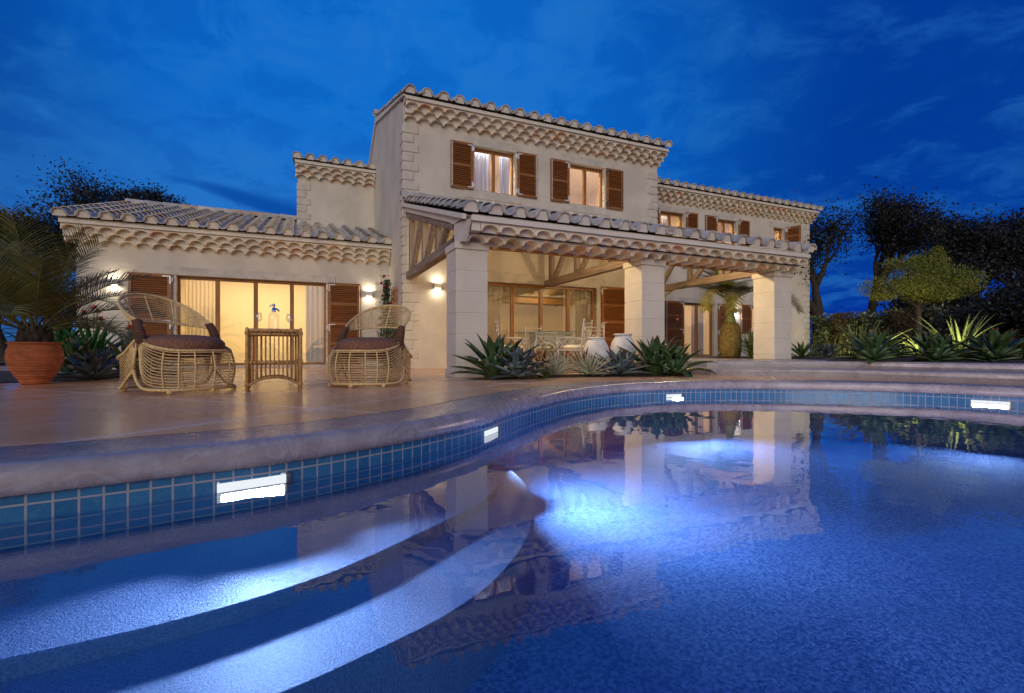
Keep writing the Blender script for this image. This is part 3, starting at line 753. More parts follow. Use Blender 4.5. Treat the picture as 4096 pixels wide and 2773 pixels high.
# ================================================================== LAMPS
def arealight(name, parent, loc, rot, e, sx_, sy_, col, spread=180):
    l = bpy.data.lights.new(name, 'AREA'); l.energy = e; l.color = col; l.shape = 'RECTANGLE'; l.size = sx_; l.size_y = sy_; l.spread = R(spread)
    q = bpy.data.objects.new(name, l); COL.objects.link(q); q.parent = parent; q.location = loc; q.rotation_euler = rot; return q
def walllamp(loc, label, e, col=(1, .86, .62)):
    t = thing('wall_lamp', label, 'wall lamp', loc, 0, 'box wall lamps on the villa')
    mb = MB().box(-.08, .08, -.105, -.035, -.058, .058); mb.box(-.07, .07, -.036, -.004, -.035, .035)
    mb.build('lamp_housing', M['lampshell'], t, bevel=.006)
    MB().box(-.083, .083, -.108, -.034, .040, .045).box(-.083, .083, -.108, -.034, -.045, -.040).build('trim_band', M['steel'], t)
    for s_ in (1, -1):
        MB().box(-.07, .07, -.098, -.042, s_ * .0585 - .0008, s_ * .0585 + .0008).build('lamp_glass', M['lampglow'], t)
        arealight('lamp_light', t, (0, -.075, s_ * .064), (0 if s_ < 0 else PI, 0, 0), e, .12, .05, col)
    return t
walllamp((-3.44, YW, 1.78), 'small white box wall lamp between the palm fronds and the far left shutter', 1.6)
walllamp((1.60, YW, 1.78), 'small white box wall lamp above the right wicker chair, right of the shuttered glass door', 1.5)
walllamp((2.85, YT, 1.83), 'small white box wall lamp glowing under the porch beside the leftmost pillar', 2.2)
walllamp((13.86, YW, 1.78), 'small white box wall lamp with cold glow just behind the crown of the bottle palm', 2.2, (.86, .92, 1))
walllamp((8.45, YT, 1.83), 'added small white box wall lamp on the porch wall, unseen behind the middle pillar', 3)  # unseen extra lamp, added to help light the porch
def addedlamp(loc, e):  # unseen lanterns, added to brighten the porch wall and pillar sides
    t = thing('added_ceiling_lamp', 'added round lantern lighting the porch, unseen behind the beam', 'ceiling lamp', loc, 0, 'added porch ceiling lamps')
    MB().lathe([(.0, .0), (.09, .0), (.10, .05), (.04, .09), (.0, .10)], n=16).build('lamp_housing', M['lampshell'], t)
    MB().lathe([(.0, -.004), (.085, -.003), (.0, -.002)], n=16).build('lamp_glass', M['lampdim'], t)
    MB().tube([(0, 0, .1), (0, 0, .15)], .008, 6).build('rod', M['steel'], t)
    l = bpy.data.lights.new('lamp_light', 'POINT'); l.energy = e; l.color = (1, .74, .40); l.shadow_soft_size = .05
    q = bpy.data.objects.new('lamp_light', l); COL.objects.link(q); q.parent = t; q.location = (0, 0, -.05)
addedlamp((3.95, 7.72, 2.31), 100); addedlamp((7.15, 7.72, 2.31), 112)

def poollight(k, label, e, half=.125, dip=9, spr=72, yaws=(-30, 0, 30)):
    (x, y), (nx, ny) = WC[k], WN[k]; rz = math.atan2(-nx, ny)
    t = thing('pool_light', label, 'pool light', (x, y, -.1705), rz, 'strip lights set in the pool wall')
    MB().box(-half, half, .004, .03, -.024, .024).build('light_box', M['metalw'], t)
    MB().box(-half, half, -.006, .003, -.017, .017).build('diffuser', M['bar'], t)
    MB().box(half + .001, half + .02, -.004, .002, -.026, .024).build('end_cap', M['metald'], t)
    for yaw in yaws:                                              # the fitting throws a wide, low fan of light
        arealight('lamp_light', t, (0, -.012, 0), (R(-90 + dip), 0, R(yaw)), e / len(yaws), half * 1.8, .030, (1, .80, .90), spr)
def near(px, py): return min(range(len(WC)), key=lambda i: math.dist(WC[i], (px, py)))
poollight(near(-.16, 2.25), 'glowing strip light in the blue tiles nearest the camera, above the pool steps', 185, .125, -9, 62, (-46, -23, 0, 23, 46))
poollight(near(1.19, 3.09), 'glowing strip light in the blue tiles at the inward bend of the pool wall', 125, .11, 18, 74, (-16, 10, 34, 58))
poollight(near(4.23, 4.72), 'glowing strip light in the blue tiles in front of the villa porch plants', 62, .11, 22, 66)
poollight(near(6.69, 2.72), 'glowing strip light in the blue tiles at the far right of the pool', 26, .15, 22, 66)

# ================================================================== CURTAINS
def curtain(x0, x1, y, z0, z1, label, m, folds=5):
    mb = MB(); n = folds * 8; vs = []
    for z in (z0, (z0 + z1) / 2, z1):
        for th in (0, .006):
            for i in range(n + 1):
                t = i / n; a = (.028 if z < z1 else .018); vs.append((x0 + (x1 - x0) * t, y + a * math.sin(2 * PI * folds * t + .6 * math.sin(5 * t)) + th, z))
    n1 = n + 1; fs = []
    for r in range(2):
        for i in range(n):
            a = r * 2 * n1 + i; fs.append((a, a + 1, a + 2 * n1 + 1, a + 2 * n1)); a += n1; fs.append((a, a + 2 * n1, a + 2 * n1 + 1, a + 1))
    mb.add(vs, fs); tag(mb.build('curtain', m, smooth=True), label, 'curtain', 'curtains behind the villa windows')
curtain(-2.30, -1.62, 12.98, .1, 1.97, 'sheer cream curtain in the first pane of the left wing glass door', M['curtain'], 9)
curtain(.18, .60, 12.98, .1, 1.97, 'blue grey curtain in the last pane of the left wing glass door', M['curtainb'], 4)
curtain(4.0, 4.62, 11.2, .08, 1.97, 'sheer curtain behind the porch door just right of the leftmost pillar', M['curtain'], 5)
curtain(6.32, 7.0, 11.2, .08, 1.97, 'grey beige curtain behind the last pane of the porch door, left of its open shutter', M['curtain'], 6)
curtain(3.76, 4.24, 11.15, 3.95, 5.15, 'pale curtain in the left pane of the left upstairs window', M['curtainb'], 5)
curtain(4.52, 4.76, 11.15, 3.95, 5.15, 'narrow pale curtain in the right pane of the left upstairs window', M['curtainb'], 3)
curtain(11.58, 12.0, 12.98, .25, 1.95, 'blue curtain in the left pane of the glass door behind the bottle palm', M['curtainb'], 5)
curtain(12.32, 12.84, 12.98, .25, 1.95, 'blue curtain in the right pane of the glass door behind the bottle palm', M['curtainb'], 5)
curtain(11.02, 11.34, 12.98, 3.8, 4.86, 'bluish curtain in the first upstairs window right of the tower', M['curtainb'], 3)
curtain(13.0, 13.36, 12.98, 3.8, 4.86, 'bluish curtain in the second upstairs window right of the tower', M['curtainb'], 3)

# ================================================================== WICKER ARMCHAIRS
def wickerchair(loc, rz, label):
    t = thing('wicker_armchair', label, 'armchair', loc, rz, 'wicker armchairs beside the cane table')
    weave = MB(); rim = MB(); back = MB()
    mir = lambda pts: pts + [(-x, y, z) for x, y, z in reversed(pts[:-1])]
    NS = 13
    def ring(th, b=0): return (-(.352 + b) * math.cos(th) ** .8, -.02 - (.42 + b) * math.sin(th))
    def strand(z, u, b):
        h = [(-.340, .035 - .085 * u, .465)]
        for th, k in ((.02 + .10 * u, .68), (.05 + .30 * u, .34), (.22 + .46 * u, .07)): x, y = ring(th, b * (1 - k)); h.append((x, y + .03 * k, z + (.47 - z) * k))
        t0 = .22 + .46 * u
        for k in (1, 2, 3): x, y = ring(t0 + (PI / 2 - t0) * k / 3, b); h.append((x if k < 3 else 0, y, z))
        return h
    for i in range(NS):                                          # front strands, from the bound arm round the front
        u = i / (NS - 1); z = .055 + .300 * u; b = .04 * math.sin(PI * (i + 1.5) / (NS + 2))
        weave.tube(cr(mir(strand(z, u, b)), 5), .0045, 5)
    for i in range(11):                                          # rear strands
        z = .06 + .215 * i / 10
        half = [(-.340, .055 + .004 * i, .47), (-.352, .085 + .010 * i, .47 - (.47 - z) * .5), (-.362, .15 + .008 * i, z + .05), (-.345, .29, z), (-.22, .40, z), (0, .43, z)]
        weave.tube(cr(mir(half), 5), .0043, 5)
    for th in (.62, .93, 1.24, PI / 2, PI - 1.24, PI - .93, PI - .62):   # uprights of the front
        pts = []
        for z in (.035, .11, .19, .28, .37):
            b = .04 * math.sin(PI * max(.05, (z - .02) / .37)) + .006; q = min(th, PI - th); x, y = ring(q, b); pts.append((x if th <= PI / 2 else -x, y, z))
        rim.tube(cr(pts, 3), .0080, 6)
    for a in (-.7, 0, .7): rim.tube(cr([(a * .36, .42 - .1 * abs(a), .03), (a * .37, .44 - .1 * abs(a), .15), (a * .36, .42 - .1 * abs(a), .285)], 5), .008, 6)
    arch = (-.366, .055, .20)
    fl = [arch, (-.385, -.02, .11), (-.388, -.12, .045), (-.35, -.26, .033), (-.22, -.40, .033), (0, -.45, .033)]
    rl = [arch, (-.382, .13, .12), (-.375, .22, .045), (-.31, .36, .033), (-.17, .43, .033), (0, .45, .033)]
    seat = strand(.372, 1.12, .006)
    rs = [(-.342, .10, .45), (-.365, .20, .35), (-.372, .27, .315), (-.30, .385, .295), (-.15, .43, .29), (0, .44, .29)]
    for q, r in ((fl, .0135), (rl, .0135), (seat, .0125), (rs, .012)): rim.tube(cr(mir(q), 7), r, 7)
    for s_ in (-1, 1): rim.tube([(s_ * .342, .04, .47), (s_ * .36, .05, .33), (s_ * .366, .055, .20)], .012, 6)
    # crescent back
    def bp(t_, ph):
        w_ = math.sin(ph) ** 1.15 if 0 < ph < PI else 0
        return (-math.cos(ph) * (.335 + .125 * t_ * w_), .065 + math.sin(ph) * (.33 + .15 * t_), .62 + w_ * (.030 + t_ * .275) + .045 * (t_ - .5) * (1 - w_))
    NP = 26
    for j in range(15):
        q = j / 14; pts = [bp(q, PI * k / NP) for k in range(NP + 1)]
        if j in (0, 14): rim.tube(pts, .0135 if j else .011, 7)
        else: back.tube(pts, .0042, 5)
    for ph in (.55, 1.05, PI / 2, PI - 1.05, PI - .55):
        back.tube([bp(k / 8, ph) for k in range(9)], .0085, 6)
    weave.build('woven_strands', M['rattan'], t, smooth=True); back.build('woven_back', M['rattan'], t, smooth=True); rim.build('bound_frame', M['rattanb'], t, smooth=True)
    for s_ in (-1, 1):
        mb = MB(); pts = cr([(s_ * .340, -.020, .445), (s_ * .344, -.005, .50), (s_ * .342, .030, .57), (s_ * .332, .068, .635)], 6)
        mb.tube(pts, [.044 - .010 * k / (len(pts) - 1) for k in range(len(pts))], 12)
        for k in range(15):
            f = k / 14; i_ = f * (len(pts) - 1); a = int(i_); b = min(a + 1, len(pts) - 1); c = pts[a].lerp(pts[b], i_ - a); r = .0455 - .010 * f
            mb.tube([(c.x + r * math.cos(u * PI / 6), c.y + r * math.sin(u * PI / 6), c.z) for u in range(12)], .0062, 5, closed=True)
        mb.build('arm_binding', M['wrap'], t, smooth=True)
    prof = [(0, 0)] + [(.365 * math.copysign(abs(math.cos(u)) ** .62, math.cos(u)), .108 + .108 * math.copysign(abs(math.sin(u)) ** .8, math.sin(u))) for u in [(-PI / 2 + PI * k / 14) for k in range(1, 14)]] + [(0, .217)]
    mb = MB().lathe(prof, (0, .0, .305), 36, wob=lambda a, z: 1 + .012 * math.sin(3 * a + 1) + .01 * math.sin(7 * a + z * 30), sy=1.08)
    mb.build('cushion', M['cushion'], t, smooth=True)
    for x, y in ((-.30, -.33), (.30, -.33), (0, -.45), (-.27, .37), (.27, .37)):
        MB().lathe([(.018, 0), (.024, .006), (.022, .03), (.016, .04)], (x, y, 0), 10).build('foot', M['rattanb'], t)
    return t
wickerchair((-1.01, 5.48, 0), R(43), 'left wicker armchair with brown cushion, turned to the right beside the potted palm')
wickerchair((.74, 5.62, 0), R(-33), 'right wicker armchair with brown cushion, turned to the left beside the porch pillar')

# ================================================================== CANE TABLE with bottle and glasses
t = thing('cane_side_table', 'square honey coloured cane side table between the two wicker armchairs', 'side table', (-.205, 5.27, 0), R(2))
wx, wy = .225, .17; TT = .575
for sx_ in (-1, 1):
    for sy_ in (-1, 1):
        x, y = sx_ * wx, sy_ * wy; mb = MB(); mb.tube([(x, y, 0), (x, y, TT), (x, y, TT + .012)], [.0155, .0155, .008], 9)
        for z in (.05, .26, .525):
            for k in range(3): mb.tube([(x + .018 * math.cos(u * PI / 4), y + .018 * math.sin(u * PI / 4), z + .011 * k) for u in range(8)], .0055, 5, closed=True)
        mb.build('leg', M['cane'], t, smooth=True)
tm = MB()
for sy_ in (-1, 1): tm.tube([(-wx + .02, sy_ * wy, .562), (wx - .02, sy_ * wy, .562)], .0165, 8)
for sx_ in (-1, 1): tm.tube([(sx_ * wx, -wy, .552), (sx_ * wx, wy, .552)], .0145, 8)
tm.box(-wx + .01, wx - .01, -wy + .01, wy - .01, .560, .574)
tm.build('table_top', M['cane'], t, smooth=False, bevel=.003)
for sy_ in (-1, 1):
    for z in (.525, .265): MB().tube([(-wx, sy_ * wy, z), (wx, sy_ * wy, z)], .0105, 7).build('rail', M['cane'], t, smooth=True)
    rail = MB()
    ar = cr([(-wx, sy_ * wy, .045), (-.12, sy_ * wy, .105), (0, sy_ * wy, .125), (.12, sy_ * wy, .105), (wx, sy_ * wy, .045)], 8); rail.tube(ar, .0115, 7)
    for k in range(40):
        c = ar[int(k / 40 * (len(ar) - 1))]; rail.tube([(c.x, c.y - .013, c.z - .008), (c.x + .006, c.y - .013, c.z + .01)], .005, 4)
    rail.build('arched_rail', M['cane'], t, smooth=True)
for sx_ in (-1, 1):
    for z in (.525, .265, .07): MB().tube([(sx_ * wx, -wy, z), (sx_ * wx, wy, z)], .010, 7).build('side_rail', M['cane'], t, smooth=True)
for sy_ in (-1, 1):
    for k in range(11):
        x = -wx + .036 + k * (2 * wx - .072) / 10; zb = .125 - .08 * (x / wx) ** 2; mb = MB(); y = sy_ * wy
        mb.tube([(x, y, zb), (x, y, .552)], .005 if k % 2 else .0062, 6)
        for z in (.265, .53): mb.tube([(x - .011, y - .011 * sy_ * -1, z - .010), (x, y + sy_ * .013, z), (x + .011, y, z + .010)], .0045, 4)
        mb.build('spindle', M['cane'], t, smooth=True)
for sx_ in (-1, 1):
    for k in range(6):
        y = -wy + .05 + k * (2 * wy - .1) / 5; MB().tube([(sx_ * wx, y, .07), (sx_ * wx, y, .552)], .0065, 6).build('spindle', M['cane'], t, smooth=True)
def at_table(x, y): return (t.location.x + x, t.location.y + y, .575)
s = thing('soda_siphon', 'clear glass soda siphon bottle with a blue chrome head, standing on the cane table', 'siphon bottle', at_table(-.005, -.02), R(20))
wob = lambda a, z: 1 + (.025 * math.cos(10 * a) if .012 < z < .115 else 0)
MB().lathe([(0, 0), (.044, .001), (.047, .008), (.047, .115), (.047, .122), (.045, .137), (.036, .153), (.022, .163), (.0165, .170), (.0165, .176), (0, .177)], n=40, wob=wob).build('glass_body', M['bglass'], s, smooth=True)
MB().lathe([(0, .172), (.0205, .172), (.0205, .184), (.017, .187), (.017, .204), (.010, .212), (.009, .226), (.014, .232), (.0135, .243), (.006, .250), (0, .251)], n=20).build('siphon_head', M['bluem'], s, smooth=True)
MB().tube(cr([(.010, 0, .200), (.030, 0, .197), (.050, 0, .178)], 5), [.0085] * 6 + [.0075] * 5, 8).build('spout', M['bluem'], s, smooth=True)
MB().tube(cr([(-.008, 0, .236), (-.026, 0, .232), (-.040, 0, .214)], 5), .0045, 7).build('lever', M['bluem'], s, smooth=True)
def wineglass(loc, label):
    g = thing('wine_glass', label, 'wine glass', loc, 0, 'wine glasses on the cane table')
    out = [(.0, .068), (.012, .070), (.027, .085), (.0335, .105), (.0325, .125), (.026, .158)]
    MB().lathe(out + [(.0245, .158), (.031, .125), (.032, .105), (.0255, .086), (.010, .073), (0, .072)], n=24).build('bowl', M['bglass'], g, smooth=True)
    MB().lathe([(0, 0), (.030, .001), (.030, .003), (.006, .007), (.0038, .015), (.0038, .060), (.008, .068)], n=16).build('stem', M['bglass'], g, smooth=True)
wineglass(at_table(-.135, -.05), 'stemmed wine glass on the cane table, left of the soda siphon')
wineglass(at_table(.135, .01), 'stemmed wine glass on the cane table, right of the soda siphon')

# ================================================================== DINING SET under the porch
def diningchair(loc, rz, label):
    t = thing('dining_chair', label, 'dining chair', loc, rz, 'wrought iron dining chairs round the glass table')
    for x in (-.22, .22):
        mb = MB(); mb.bar((x, .21, 0), (x, .22, .45), .026); mb.bar((x, .22, .45), (x * .97, .27, .93), .026); mb.build('rear_leg', M['iron'], t)
        MB().lathe([(0, 0), (.012, .004), (.017, .018), (.012, .031), (0, .035)], (x * .97, .272, .928), 10).build('finial', M['iron'], t, smooth=True)
        MB().bar((x, -.22, 0), (x, -.22, .41), .024).build('front_leg', M['iron'], t)
        mb = MB().tube(cr([(x, .23, .60), (x * 1.05, .05, .625), (x * 1.08, -.12, .625), (x * 1.08, -.23, .605), (x * 1.08, -.27, .55), (x * 1.08, -.235, .505), (x * 1.08, -.20, .53), (x * 1.08, -.215, .555)], 5), .0115, 6)
        mb.tube(cr([(x, -.20, .42), (x * 1.05, -.13, .52), (x * 1.07, -.05, .62)], 5), .010, 6); mb.tube(cr([(x * 1.03, -.155, .49), (x * 1.06, -.20, .57), (x * 1.07, -.21, .615)], 4), .009, 6)
        mb.build('armrest', M['iron'], t, smooth=True)
    mb = MB()
    for z in (.885, .815): mb.tube(cr([(-.213, .262, z), (0, .285, z + .005), (.213, .262, z)], 6), .014, 4)
    for a, b in (((-.215, .47), (.215, .77)), ((-.215, .56), (.10, .78)), ((.215, .47), (-.215, .77)), ((.215, .56), (-.10, .78)), ((-.1, .46), (.215, .68)), ((.1, .46), (-.215, .68))):
        mb.bar((a[0], .225 + (a[1] - .45) * .1, a[1]), (b[0], .225 + (b[1] - .45) * .1, b[1]), .012, .016)
    mb.build('backrest', M['iron'], t)
    mb = MB().box(-.235, .235, -.235, -.21, .385, .412).box(-.235, .235, .205, .23, .385, .412).box(-.235, -.21, -.21, .205, .385, .412).box(.21, .235, -.21, .205, .385, .412)
    mb.build('seat_frame', M['iron'], t)
    prof = [(0, 0)] + [(.245 * abs(math.cos(u)) ** .4, .045 + .045 * math.sin(u)) for u in [(-PI / 2 + PI * k / 10) for k in range(1, 10)]] + [(0, .09)]
    MB().lathe(prof, (0, 0, .405), 24).build('seat_cushion', M['seat'], t, smooth=True)
diningchair((3.72, 8.62, 0), R(72), 'dining chair left of the glass table, its back nearest the leftmost pillar')
diningchair((4.85, 9.62, 0), R(8), 'dining chair on the far side of the glass table, against the porch door')
diningchair((4.75, 8.0, 0), R(-142), 'dining chair nearest the pool, its tall back standing above the left clay urn')
diningchair((5.66, 8.85, 0), R(-48), 'dining chair right of the glass table, in front of the open porch shutter')
t = thing('dining_table', 'round glass topped dining table on a cream lattice base', 'dining table', (4.62, 8.72, 0))
MB().lathe([(0, .735), (.715, .735), (.72, .741), (.715, .747), (0, .747)], n=48).build('glass_top', M['tglass'], t)
for k in range(6):
    a = k * PI / 3 + .35; c, s_ = math.cos(a), math.sin(a)
    MB().tube(cr([(.42 * c, .42 * s_, .735), (.40 * c, .40 * s_, .62), (.45 * c, .45 * s_, .45), (.43 * c, .43 * s_, .25), (.47 * c, .47 * s_, 0)], 5), .026, 4).build('leg', M['iron'], t)
lat = MB()
for k in range(6):
    a0, a1 = k * PI / 3 + .35, (k + 1) * PI / 3 + .35; P0 = Vector((.41 * math.cos(a0), .41 * math.sin(a0), 0)); P1 = Vector((.41 * math.cos(a1), .41 * math.sin(a1), 0))
    q = lambda f, z: (P0.lerp(P1, f).x, P0.lerp(P1, f).y, z)
    lat.tube([q(0, .725), q(1, .725)], .012, 4); lat.tube([q(0, .66), q(1, .66)], .008, 4)
    for a, b in ((0, .5), (.25, .75), (.5, 1)): lat.tube([q(a, .53), q(b, .71)], .007, 4); lat.tube([q(a, .71), q(b, .53)], .007, 4)
    lat.tube(cr([q(.0, .40), q(.2, .50), q(.5, .535), q(.8, .50), q(1, .40)], 5), .013, 5)
lat.build('lattice_apron', M['iron'], t)

# ================================================================== POTS
def jar(loc, prof, label, rz=0):
    t = thing('clay_urn', label, 'urn', loc, rz, 'whitewashed clay urns')
    MB().lathe(prof, n=40, wob=lambda a, z: 1 + .004 * math.sin(40 * z)).build('urn_body', M['urn'], t, smooth=True)
    zt = prof[-1][1]; r = prof[-1][0]
    MB().lathe([(r + .004, zt - .028), (r + .024, zt - .02), (r + .024, zt + .004), (r - .01, zt + .006), (r - .02, zt - .03)], n=40).build('rim', M['urn'], t, smooth=True)
jar((4.60, 7.03, 0), [(.10, 0), (.14, .02), (.195, .13), (.222, .27), (.225, .35), (.20, .45), (.16, .53), (.13, .575), (.125, .60)], 'squat whitewashed clay urn with a wide belly, left of the pair')
jar((5.06, 6.92, 0), [(.11, 0), (.13, .02), (.18, .18), (.208, .34), (.21, .44), (.185, .53), (.15, .59), (.13, .63), (.132, .665)], 'taller stained whitewashed clay urn, right of the pair beside the middle pillar')
pot = thing('terracotta_pot', 'large ribbed terracotta pot at the left edge of the deck', 'plant pot', (-2.72, 7.26, 0))
pp = [(.115, 0), (.125, .015), (.170, .09), (.218, .18), (.243, .27), (.243, .345), (.226, .415), (.214, .45)]
def dens(p, n):
    out = []
    for (r0, z0), (r1, z1) in zip(p, p[1:]):
        k = max(1, int((z1 - z0) / .008))
        for i in range(k): f = i / k; out.append((r0 + (r1 - r0) * f, z0 + (z1 - z0) * f))
    return [(r + .004 * math.sin(z * 210) + .003 * math.sin(z * 87), z) for r, z in out] + [p[-1]]
MB().lathe(dens(pp, 50), n=44).build('pot_body', M['terracotta'], pot, smooth=True)
MB().lathe([(.211, .445), (.233, .452), (.236, .468), (.216, .472), (.20, .455), (.195, .43)], n=44).build('rim', M['terracotta'], pot, smooth=True)
MB().lathe([(0, .432), (.205, .430)], n=24).build('soil_fill', M['soil'], pot)


# ================================================================== PLANTS
def leafstrip(mb, base, az, el, L, W, droop, thick=.012, mi=0, twist=0, taper=.35, n=8, keel=True, tipmi=None, marg=None, belly=.45):
    """a thick, keeled, curved leaf; belly = where it is widest"""
    p = Vector(base); ca, sa = math.cos(az), math.sin(az); side = Vector((-sa, ca, 0)); rows = []
    for i in range(n + 1):
        t = i / n; e = el - droop * t ** 1.4; dirv = Vector((ca * math.cos(e), sa * math.cos(e), math.sin(e))); nr = side.cross(dirv) * -1
        if t < belly: wd = taper + (1 - taper) * math.sin(t / belly * PI / 2)
        else: wd = max(0.02, math.cos((t - belly) / (1 - belly) * PI / 2) ** .85)
        wd *= W / 2; th = thick * (1 - t * .8)
        rows.append((p.copy(), wd, nr, th)); p = p + dirv * (L / n)
    o = len(mb.v)
    for (q, wd, nr, th) in rows:
        mb.v += [tuple(q + side * wd + nr * wd * .42), tuple(q + side * wd * .5 + nr * wd * .10 + nr * th * .2), tuple(q + nr * 0), tuple(q - side * wd * .5 + nr * wd * .10 + nr * th * .2), tuple(q - side * wd + nr * wd * .42), tuple(q - nr * th)]
    for i in range(n):
        a = o + i * 6; b = a + 6
        for k in range(6):
            k2 = (k + 1) % 6; mb.f.append((a + k, a + k2, b + k2, b + k))
            c = mi
            if marg is not None and k in (0, 3, 4, 5): c = marg
            if tipmi is not None and i >= n - 1: c = tipmi
            mb.m.append(c)
def agave(name, label, cat, loc, n, L, W, mats, seed, el0=R(82), el1=R(6), droop=.35, group=None, tip=True, marg=False, thick=.018, belly=.5, taper=.5, spread=.04, spines=False, lenvar=.12):
    r = random.Random(seed); mb = MB()
    for i in range(n):
        f = i / (n - 1); az = i * 2.39996 + r.uniform(-.2, .2); el = el0 + (el1 - el0) * f ** .8 + r.uniform(-.08, .08)
        l = L * (.72 + .28 * math.sin(PI * min(1, f * 1.1) * .62)) * r.uniform(1 - lenvar, 1.04)
        leafstrip(mb, (spread * f * math.cos(az), spread * f * math.sin(az), .02 + (1 - f) * .04), az, el, l, W * r.uniform(.85, 1.1), droop * (.3 + f) * r.uniform(.6, 1.3), thick, 0, tipmi=1 if tip else None, marg=2 if marg else None, belly=belly, taper=taper, n=9)
        if spines:
            # small teeth along both margins
            k0 = len(mb.v) - 10 * 6
            for row in range(1, 9):
                for cidx in (0, 4):
                    a = Vector(mb.v[k0 + row * 6 + cidx]); b = Vector(mb.v[k0 + (row + 1) * 6 + cidx]); c = Vector(mb.v[k0 + row * 6 + 2]); out = (a - c).normalized()
                    for u in (.0, .5):
                        q = a.lerp(b, u); dv = (b - a) * .14; mb.add([q - dv, q + dv, q + out * .009], [(0, 1, 2)], 1)
    o = mb.build(name, mats, smooth=True); o.location = loc
    return tag(o, label, cat, group)
AG = [M['agaveg'], M['agavet'], M['agavec']]; AB = [M['agaveb'], M['agavet']]; AV = [M['agavev'], M['agavec'], M['agavec']]; AR = [M['red'], M['red']]
gA = 'agaves in the bed along the porch'
agave('green_agave', 'large green agave with brown leaf tips in front of the leftmost pillar', 'agave', (2.55, 6.42, 0), 26, .76, .145, AG, 1, el1=R(10), droop=.3, group=gA)
agave('green_agave', 'tall green agave with brown leaf tips in front of the middle pillar', 'agave', (5.28, 6.36, 0), 26, .78, .145, AG, 2, el1=R(14), droop=.3, group=gA)
agave('green_agave', 'broad leaved green agave at the right end of the bed by the terrace steps', 'agave', (5.30, 5.92, 0), 16, .62, .15, [M['agaveg']], 3, el1=R(8), droop=.75, tip=False, group=gA)
agave('blue_agave', 'blue grey toothed agave at the left end of the porch bed', 'agave', (2.72, 6.08, 0), 26, .55, .14, AB, 4, el1=R(2), droop=.25, group=gA, spines=True, belly=.45, taper=.6)
agave('blue_agave', 'blue grey toothed agave in front of the two clay urns', 'agave', (4.48, 6.22, 0), 26, .52, .135, AB, 5, el1=R(2), droop=.25, group=gA, spines=True, belly=.45, taper=.6)
agave('variegated_agave', 'white edged narrow leaved agave in the porch bed, the left of two', 'agave', (3.50, 6.45, 0), 56, .43, .042, AV, 6, el1=R(4), droop=.12, group=gA, tip=False, marg=True, belly=.3, taper=.8, thick=.006)
agave('variegated_agave', 'white edged narrow leaved agave in the porch bed, the right of two', 'agave', (4.02, 6.30, 0), 58, .44, .042, AV, 8, el1=R(4), droop=.12, group=gA, tip=False, marg=True, belly=.3, taper=.8, thick=.006)
agave('bromeliad', 'dark red strap leaved bromeliad behind the left white edged agave', 'bromeliad', (3.42, 6.72, 0), 20, .52, .055, AR, 9, el1=R(20), droop=.5, tip=False, thick=.006, belly=.4, group='red bromeliads')
agave('bromeliad', 'dark red strap leaved bromeliad behind the right white edged agave', 'bromeliad', (4.12, 6.66, 0), 18, .52, .055, AR, 10, el1=R(20), droop=.5, tip=False, thick=.006, belly=.4, group='red bromeliads')
gD = 'dark agaves above the terrace steps'
AD = [M['agaveg'], M['agavet'], M['agavec']]
agave('terrace_agave', 'dark green agave above the terrace steps, left of the umbrella tree trunk', 'agave', (8.45, 4.93, .21), 26, .62, .15, AD, 11, el1=R(2), droop=.35, group=gD)
agave('terrace_agave', 'dark green agave above the terrace steps in front of the lit strap leaves', 'agave', (9.21, 4.45, .21), 26, .60, .15, AD, 12, el1=R(2), droop=.35, group=gD)
agave('terrace_agave', 'dark green agave above the terrace steps at the right edge of the photo', 'agave', (9.90, 4.02, .21), 26, .66, .15, AD, 13, el1=R(2), droop=.35, group=gD)
gL = 'agaves in the left corner bed'
agave('blue_agave', 'grey blue toothed agave beside the terracotta pot', 'agave', (-2.42, 8.0, 0), 22, .50, .15, AB, 14, el1=R(4), droop=.25, group=gL, spines=True, belly=.45, taper=.6)
agave('green_agave', 'olive green agave behind the grey blue one by the pot', 'agave', (-2.95, 9.0, 0), 20, .72, .15, AG, 15, el1=R(15), droop=.3, group=gL)
agave('green_agave', 'dark green agave behind the left wicker armchair', 'agave', (-2.35, 9.2, 0), 22, .62, .13, AG, 16, el1=R(8), droop=.4, group=gL)
agave('green_agave', 'small spiky agave at the foot of the villa corner, right of the last pillar', 'agave', (11.0, 8.0, .21), 18, .48, .09, AG, 17, el1=R(10), droop=.3, group='agaves by the right villa corner')
agave('blue_agave', 'low grey rosette agave on the soil by the right villa corner', 'agave', (13.2, 8.9, .21), 16, .50, .16, AB, 18, el1=R(15), droop=.2, group='agaves by the right villa corner')

def tuft(label, loc, n, L, seed):
    r = random.Random(seed); mb = MB()
    for i in range(n):
        az = r.uniform(0, 2 * PI); rr = .07 * math.sqrt(r.random()); el = r.uniform(.55, 1.5); l = L * r.uniform(.5, 1.1); p = Vector((rr * math.cos(az), rr * math.sin(az), 0)); az += r.uniform(-.6, .6)
        wd = .0022; vs = []; k = 4; dr = r.uniform(.4, 1.5)
        for j in range(k + 1):
            t = j / k; e = el - dr * t * t; s_ = Vector((-math.sin(az), math.cos(az), 0)) * wd * (1 - t * .85); vs += [p - s_, p + s_]; p = p + Vector((math.cos(az) * math.cos(e), math.sin(az) * math.cos(e), math.sin(e))) * l / k
        mb.add(vs, [(2 * j, 2 * j + 1, 2 * j + 3, 2 * j + 2) for j in range(k)])
        if r.random() < .12: mb.lathe([(0, 0), (.004, .004), (0, .009)], tuple(p), 4)
    o = mb.build('grass_tuft', M['grass']); o.location = loc; tag(o, label, 'grass tuft', 'grass tufts edging the porch bed')
tuft('fine green grass tuft left of the left blue agave', (2.38, 6.16, 0), 420, .30, 1)
tuft('fine green grass tuft right of the left blue agave', (3.15, 6.12, 0), 380, .24, 2)
